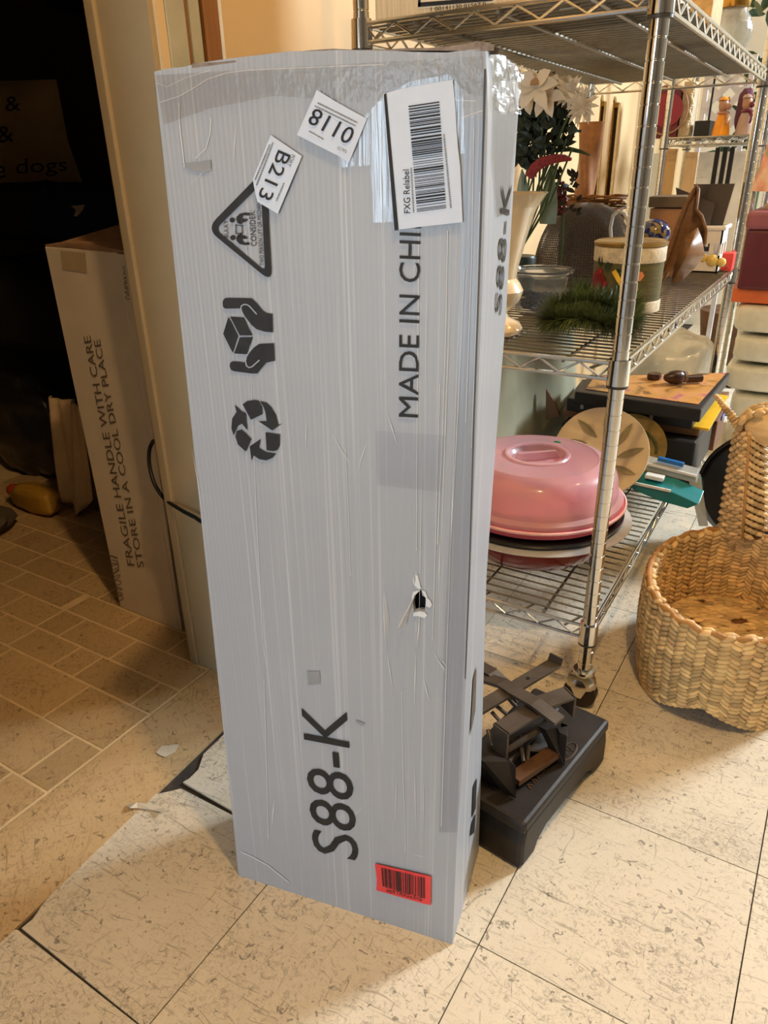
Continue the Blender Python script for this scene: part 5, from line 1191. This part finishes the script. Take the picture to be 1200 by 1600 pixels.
rp0 = Vector(W(1104, 210, 1, 3.36)); rp0.z = z2; rp1 = Vector(W(1106, 118, 1, 3.36)); simple('black_rod', 'thin black rod standing behind the black box', 'rod', MB().tube([rp0, (rp0.x, 3.36, rp1.z)], .004, 6), M_BLK)
def figurine(name, label, u0, u1, vt, y, skirt, bodym, headm):
    a, b = W(u0, 213, 1, y), W(u1, 213, 1, y); cx, w = (a[0]+b[0])/2, (b[0]-a[0])/2; h = W((u0+u1)/2, vt, 1, y)[2]-z2; c = Vector((cx, y, z2)); t = thing(name, label, 'figurine', c)
    ob('dress', MB().lathe([(0, 0), (w*.95, 0), (w*.9, h*.12), (w*.72, h*.4), (w*.5, h*.58), (0, h*.6)], c, 24, sy=.8), skirt, t, smooth=True)
    ob('collar', MB().lathe([(0, h*.55), (w*.62, h*.56), (w*.66, h*.59), (w*.5, h*.63), (0, h*.64)], c, 24), bodym, t, smooth=True)
    hd_ = ob('head', MB().ball(c+Vector((-w*.1, 0, h*.79)), (w*.52, w*.5, h*.2), 20, 14), headm, t, smooth='all')
    ob('muzzle', MB().ball(c+Vector((w*.45, -.01, h*.74)), (w*.3, w*.25, h*.08), 12, 8), bodym, hd_, smooth='all')
    for s in (-1, 1): ob('ear', MB().ball(c+Vector((-w*.1+s*w*.42, .01, h*.93)), (w*.2, w*.14, h*.08), 10, 8), headm, hd_, smooth='all')
    ob('arm', MB().tube([c+Vector((w*.45, -.02, h*.55)), c+Vector((w*.75, -.045, h*.42)), c+Vector((w*.7, -.06, h*.28))], [w*.2, w*.17, w*.12], 10), bodym, t, smooth='all')
    ob('hat', MB().lathe([(0, 0), (w*.55, 0), (w*.35, h*.06), (0, h*.1)], c+Vector((-w*.15, 0, h*.92)), 16), skirt, hd_, smooth=True)
M_SKIN = mat('tan_resin', (170, 128, 104), .4, var=.2)
figurine('animal_figurine', 'small figurine in a bright orange yellow dress on the back rack shelf', 1110, 1140, 152, 3.24, mat('orange_yellow_glaze', (232, 150, 28), .35, var=.2), M_SKIN, M_SKIN)
figurine('animal_figurine', 'small figurine in maroon and white beside the one in yellow', 1146, 1176, 148, 3.25, mat('white_maroon_glaze', (176, 150, 140), .4, var=.2), mat('maroon_glaze', (96, 34, 48), .4), M_SKIN)
# white lattice panel behind
la = MB(); ya = 3.75; A0, A1 = Vector(W(1096, 205, 1, ya)), Vector(W(1172, 112, 1, ya)); Hh = A1.z-A0.z; Wd = A1.x-A0.x
def clipseg(p, d):
    ts = [0, 3]
    for k, (l, h) in enumerate(((A0.x, A1.x), (A0.z, A1.z))):
        t0_, t1_ = (l-p[k])/d[k], (h-p[k])/d[k]; ts[0] = max(ts[0], min(t0_, t1_)); ts[1] = min(ts[1], max(t0_, t1_))
    return ts
lat = thing('lattice_panel', 'white diamond lattice panel standing behind the figurines', 'lattice', ((A0.x+A1.x)/2, ya, 0)); M_LAT = mat('white_lattice_plastic', (206, 206, 216), .5)
for k in range(9):
    for s in (1, -1):
        x0 = A0.x+(k-4)*.088 if s > 0 else A0.x+(k)*.088
        p, d = (x0, A0.z), (s*.7071, .7071); t0_, t1_ = clipseg(p, d)
        if t1_-t0_ > .03: ob('lattice_slat', MB().bar([(p[0]+d[0]*t0_, ya-.004*s, p[1]+d[1]*t0_), (p[0]+d[0]*t1_, ya-.004*s, p[1]+d[1]*t1_)], .026, .006, up=(0, 1, 0)), M_LAT, lat)
ob('frame_rail', MB().span((A0.x-.02, ya-.01, A1.z), (A1.x+.02, ya+.01, A1.z+.06)), M_LAT, lat); ob('frame_leg', MB().span((A0.x-.02, ya+.01, 0), (A0.x, ya+.03, A1.z)), M_LAT, lat); ob('frame_leg', MB().span((A1.x-.005, ya+.01, 0), (A1.x+.015, ya+.03, A1.z)), M_LAT, lat)
# things below on the back rack
z3 = Z3+.0035
def low(u0, v0, u1, y, d, m, name, label, cat, zb=None, **kw):
    a, b = W(u0, v0, 1, y), W(u1, v0, 1, y); return simple(name, label, cat, MB().span((a[0], y, z3 if zb is None else zb), (b[0], y+d, min(a[2], Z2-.03))), m, **kw)
a, b = W(1034, 240, 1, 3.30), W(1058, 240, 1, 3.30); m_ = MB().span((a[0], 3.30, z3), (b[0], 3.325, Z2-.035)); gf = thing_of('gilt_panel', 'tan panel with a gold rope-twist edge on the back rack', 'frame', m_)
ob('panel', m_, mat('tan_panel', (196, 164, 118), .6), gf)
tw2 = MB()
for s in (0, math.pi): tw2.tube([(a[0]+.006+.006*math.cos(k*.7+s), 3.294+.006*math.sin(k*.7+s), z3+.008+k*.0075) for k in range(int((Z2-.06-z3)/.0075))], .0052, 6)
ob('rope_twist', tw2, mat('bright_gilt', (210, 170, 84), .3, metal=.5), gf, smooth='all', kind='stuff')
low(1012, 240, 1031, 3.33, .03, mat('grey_mirror_glass', (196, 202, 204), .12, metal=.6), 'small_mirror', 'small grey mirror leaning left of the gold twist panel', 'mirror', zb=.001)
low(1072, 238, 1091, 3.28, .03, mat('pale_tan_wood', (206, 178, 140), .55, stretch=(20, 20, 1)), 'tan_board', 'upright pale tan board right of the gold twist panel', 'board')
low(1093, 238, 1178, 3.44, .02, mat('window_light_panel', (236, 238, 236), .5), 'window_light_panel', 'white panel standing in for window light behind the black slats', 'board')  # added white panel, stands in for bright window light behind the slats
sl = [Vector(W(u, 238, 1, 3.30)) for u in (1121, 1133, 1144)]; ch = thing('slatted_back', 'black slatted chair back on the back rack below the figurines', 'chair', (sl[1].x, 3.3, z3))
for p in sl: ob('slat', MB().span((p.x-.008, 3.295, z3+.02), (p.x+.008, 3.31, Z2-.035)), M_CASE, ch, bevel=.002)
ob('bottom_rail', MB().span((sl[0].x-.02, 3.293, z3), (sl[2].x+.02, 3.313, z3+.03)), M_CASE, ch)
# maroon trunk, wrapped parcels and lamp beyond the right post
a, b = W(1150, 452, 1, 2.78), W(1290, 452, 1, 2.78); zt_ = W(1180, 330, 1, 2.78)[2]
m_ = MB().span((a[0], 2.78, a[2]), (b[0], 3.12, zt_)); tk = thing_of('maroon_trunk', 'dark maroon leather trunk with sheen painted on its lid beyond the right rear post', 'trunk', m_); M_TRUNK = mat('maroon_leather', (92, 30, 40), .4, var=.15, coat=.2)
zl_ = zt_-.055; ob('trunk_body', MB().span((a[0], 2.78, a[2]), (b[0], 3.12, zl_)), M_TRUNK, tk, bevel=.01); ob('trunk_lid', MB().span((a[0]-.006, 2.772, zl_), (b[0]+.006, 3.128, zt_)), mat('sheen_maroon_lid', (140, 82, 92), .4, var=.25), tk, bevel=.012)  # lid coloured paler to hold the pinkish sheen of light on top
zb = a[2]; zo = zb-.045; simple('orange_box', 'flat bright orange box under the maroon trunk', 'box', MB().span((a[0]-.03, 2.80, zo), (b[0], 3.1, zb-.001)), mat('bright_orange_card', (222, 112, 62), .5), bevel=.003)
M_WRAP = mat('white_plastic_wrap', (222, 220, 206), .25, var=.12, bump=1.0, bscale=22, coat=.4)
nz = 5; hz = zo/nz
for k in range(nz):
    c = ((a[0]+.02+b[0])/2+random.uniform(-.02, .02), 2.95, hz*(k+.5)); soft('wrapped_parcel', ['lowest', 'second lowest', 'middle', 'second highest', 'highest'][k]+' white plastic wrapped parcel in the pile under the orange box', 'parcel', c, ((b[0]-a[0])/2-.01, .17, hz*.47), M_WRAP, k*3, .03, 6)
# crumpled clear plastic wrapped picture beside the pile
c_ = W(1065, 545, 1, 2.62); soft('plastic_bundle', 'crumpled pale plastic bundle on the floor behind the wire shelving unit', 'bundle', (-.47, 2.68, .20), (.16, .12, .20), M_WRAP, 31, .2, 2.8)
# pink flowered lampshade standing on the trunk
a = W(1190, 330, 1, 2.95); lmp = thing('table_lamp', 'table lamp with a pink flowered cream shade on the maroon trunk', 'lamp', (a[0]+.06, 2.95, zt_)); lc_ = Vector((a[0]+.06, 2.95, zt_))
ob('lamp_base', MB().lathe([(0, 0), (.05, 0), (.055, .012), (.02, .03), (.016, .06), (.0, .06)], lc_, 24), M_CREAM, lmp, smooth=True)
g_ = G('flowered_shade'); v_ = g_.coords(); f_ = g_.noise(v_, 11, 3, .5); g_.link(g_.ramp(f_, [(.42, lin((226, 206, 180))), (.55, lin((220, 150, 134))), (.66, lin((150, 158, 110)))]), g_.b.inputs['Base Color']); g_.set(Roughness=.8)
ob('lamp_shade', MB().lathe([(.105, .055), (.075, .22), (.073, .22), (.103, .055)], lc_, 32, cap=False), g_.m, lmp, smooth=True)
# tall green plant and a purple cloth at the right edge
gp_ = Vector(W(1190, 60, 1, 3.9)); gpl = thing('potted_plant', 'tall dark green leafy plant at the far right edge', 'plant', (gp_.x+.05, 4.15, 0)); gl_ = MB(); random.seed(31)
for k in range(160):
    p = Vector((gp_.x+.05+random.uniform(-.13, .2), 4.15+random.uniform(-.12, .12), random.uniform(.9, 1.75))); d = Vector((random.uniform(-1, 1), random.uniform(-1, .5), random.uniform(-.4, 1))).normalized()*.12; gl_.leaf(p, p+d, .05, (0, -1, .4), .1)
ob('foliage', gl_, mat('deep_green_leaf', (58, 88, 58), .5, rnd=.5), gpl, kind='stuff'); ob('trunk', MB().tube([(gp_.x+.05, 4.15, .25), (gp_.x+.06, 4.15, 1.5)], .015, 8), M_STEM, gpl)
ob('pot', MB().lathe([(0, 0), (.12, 0), (.16, .26), (.14, .26), (0, .24)], (gp_.x+.05, 4.15, 0), 24), M_RUST, gpl, smooth=True)
c_ = W(1172, 140, 1, 3.5); soft('purple_bundle', 'purple cloth bundle on the back rack behind the maroon figurine', 'cloth', (c_[0]-.012, 3.52, z2+.085), (.026, .05, .084), mat('purple_velvet', (88, 46, 62), .9), 41, .12, 3)
# black round bag leaning behind the basket neck
c_ = Vector(W(1145, 745, 1, 1.97)); bgx = MB(); nrm = Vector((.1, -1, .15)).normalized()
bag = thing('black_round_bag', 'black round padded bag standing behind the neck of the woven basket', 'bag', (c_.x+.03, 2.0, 0)); r_ = .155
cz = Vector((c_.x+.075, 2.0, r_+.012)); ob('bag_body', MB().lathe([(0, -.035), (r_*.9, -.03), (r_, -.01), (r_, .02), (r_*.9, .04), (0, .045)], cz, 40, axis=(0, -1, .12)), mat('black_ripstop', (20, 20, 24), .4, var=.2, bump=.4, bscale=60), bag, smooth=True)
ob('zip_piping', MB().tube([cz+Vector((r_*math.cos(k*.157), -.016, r_*math.sin(k*.157))) for k in range(40)], .005, 6, closed=True), M_CASE, bag, smooth=True)
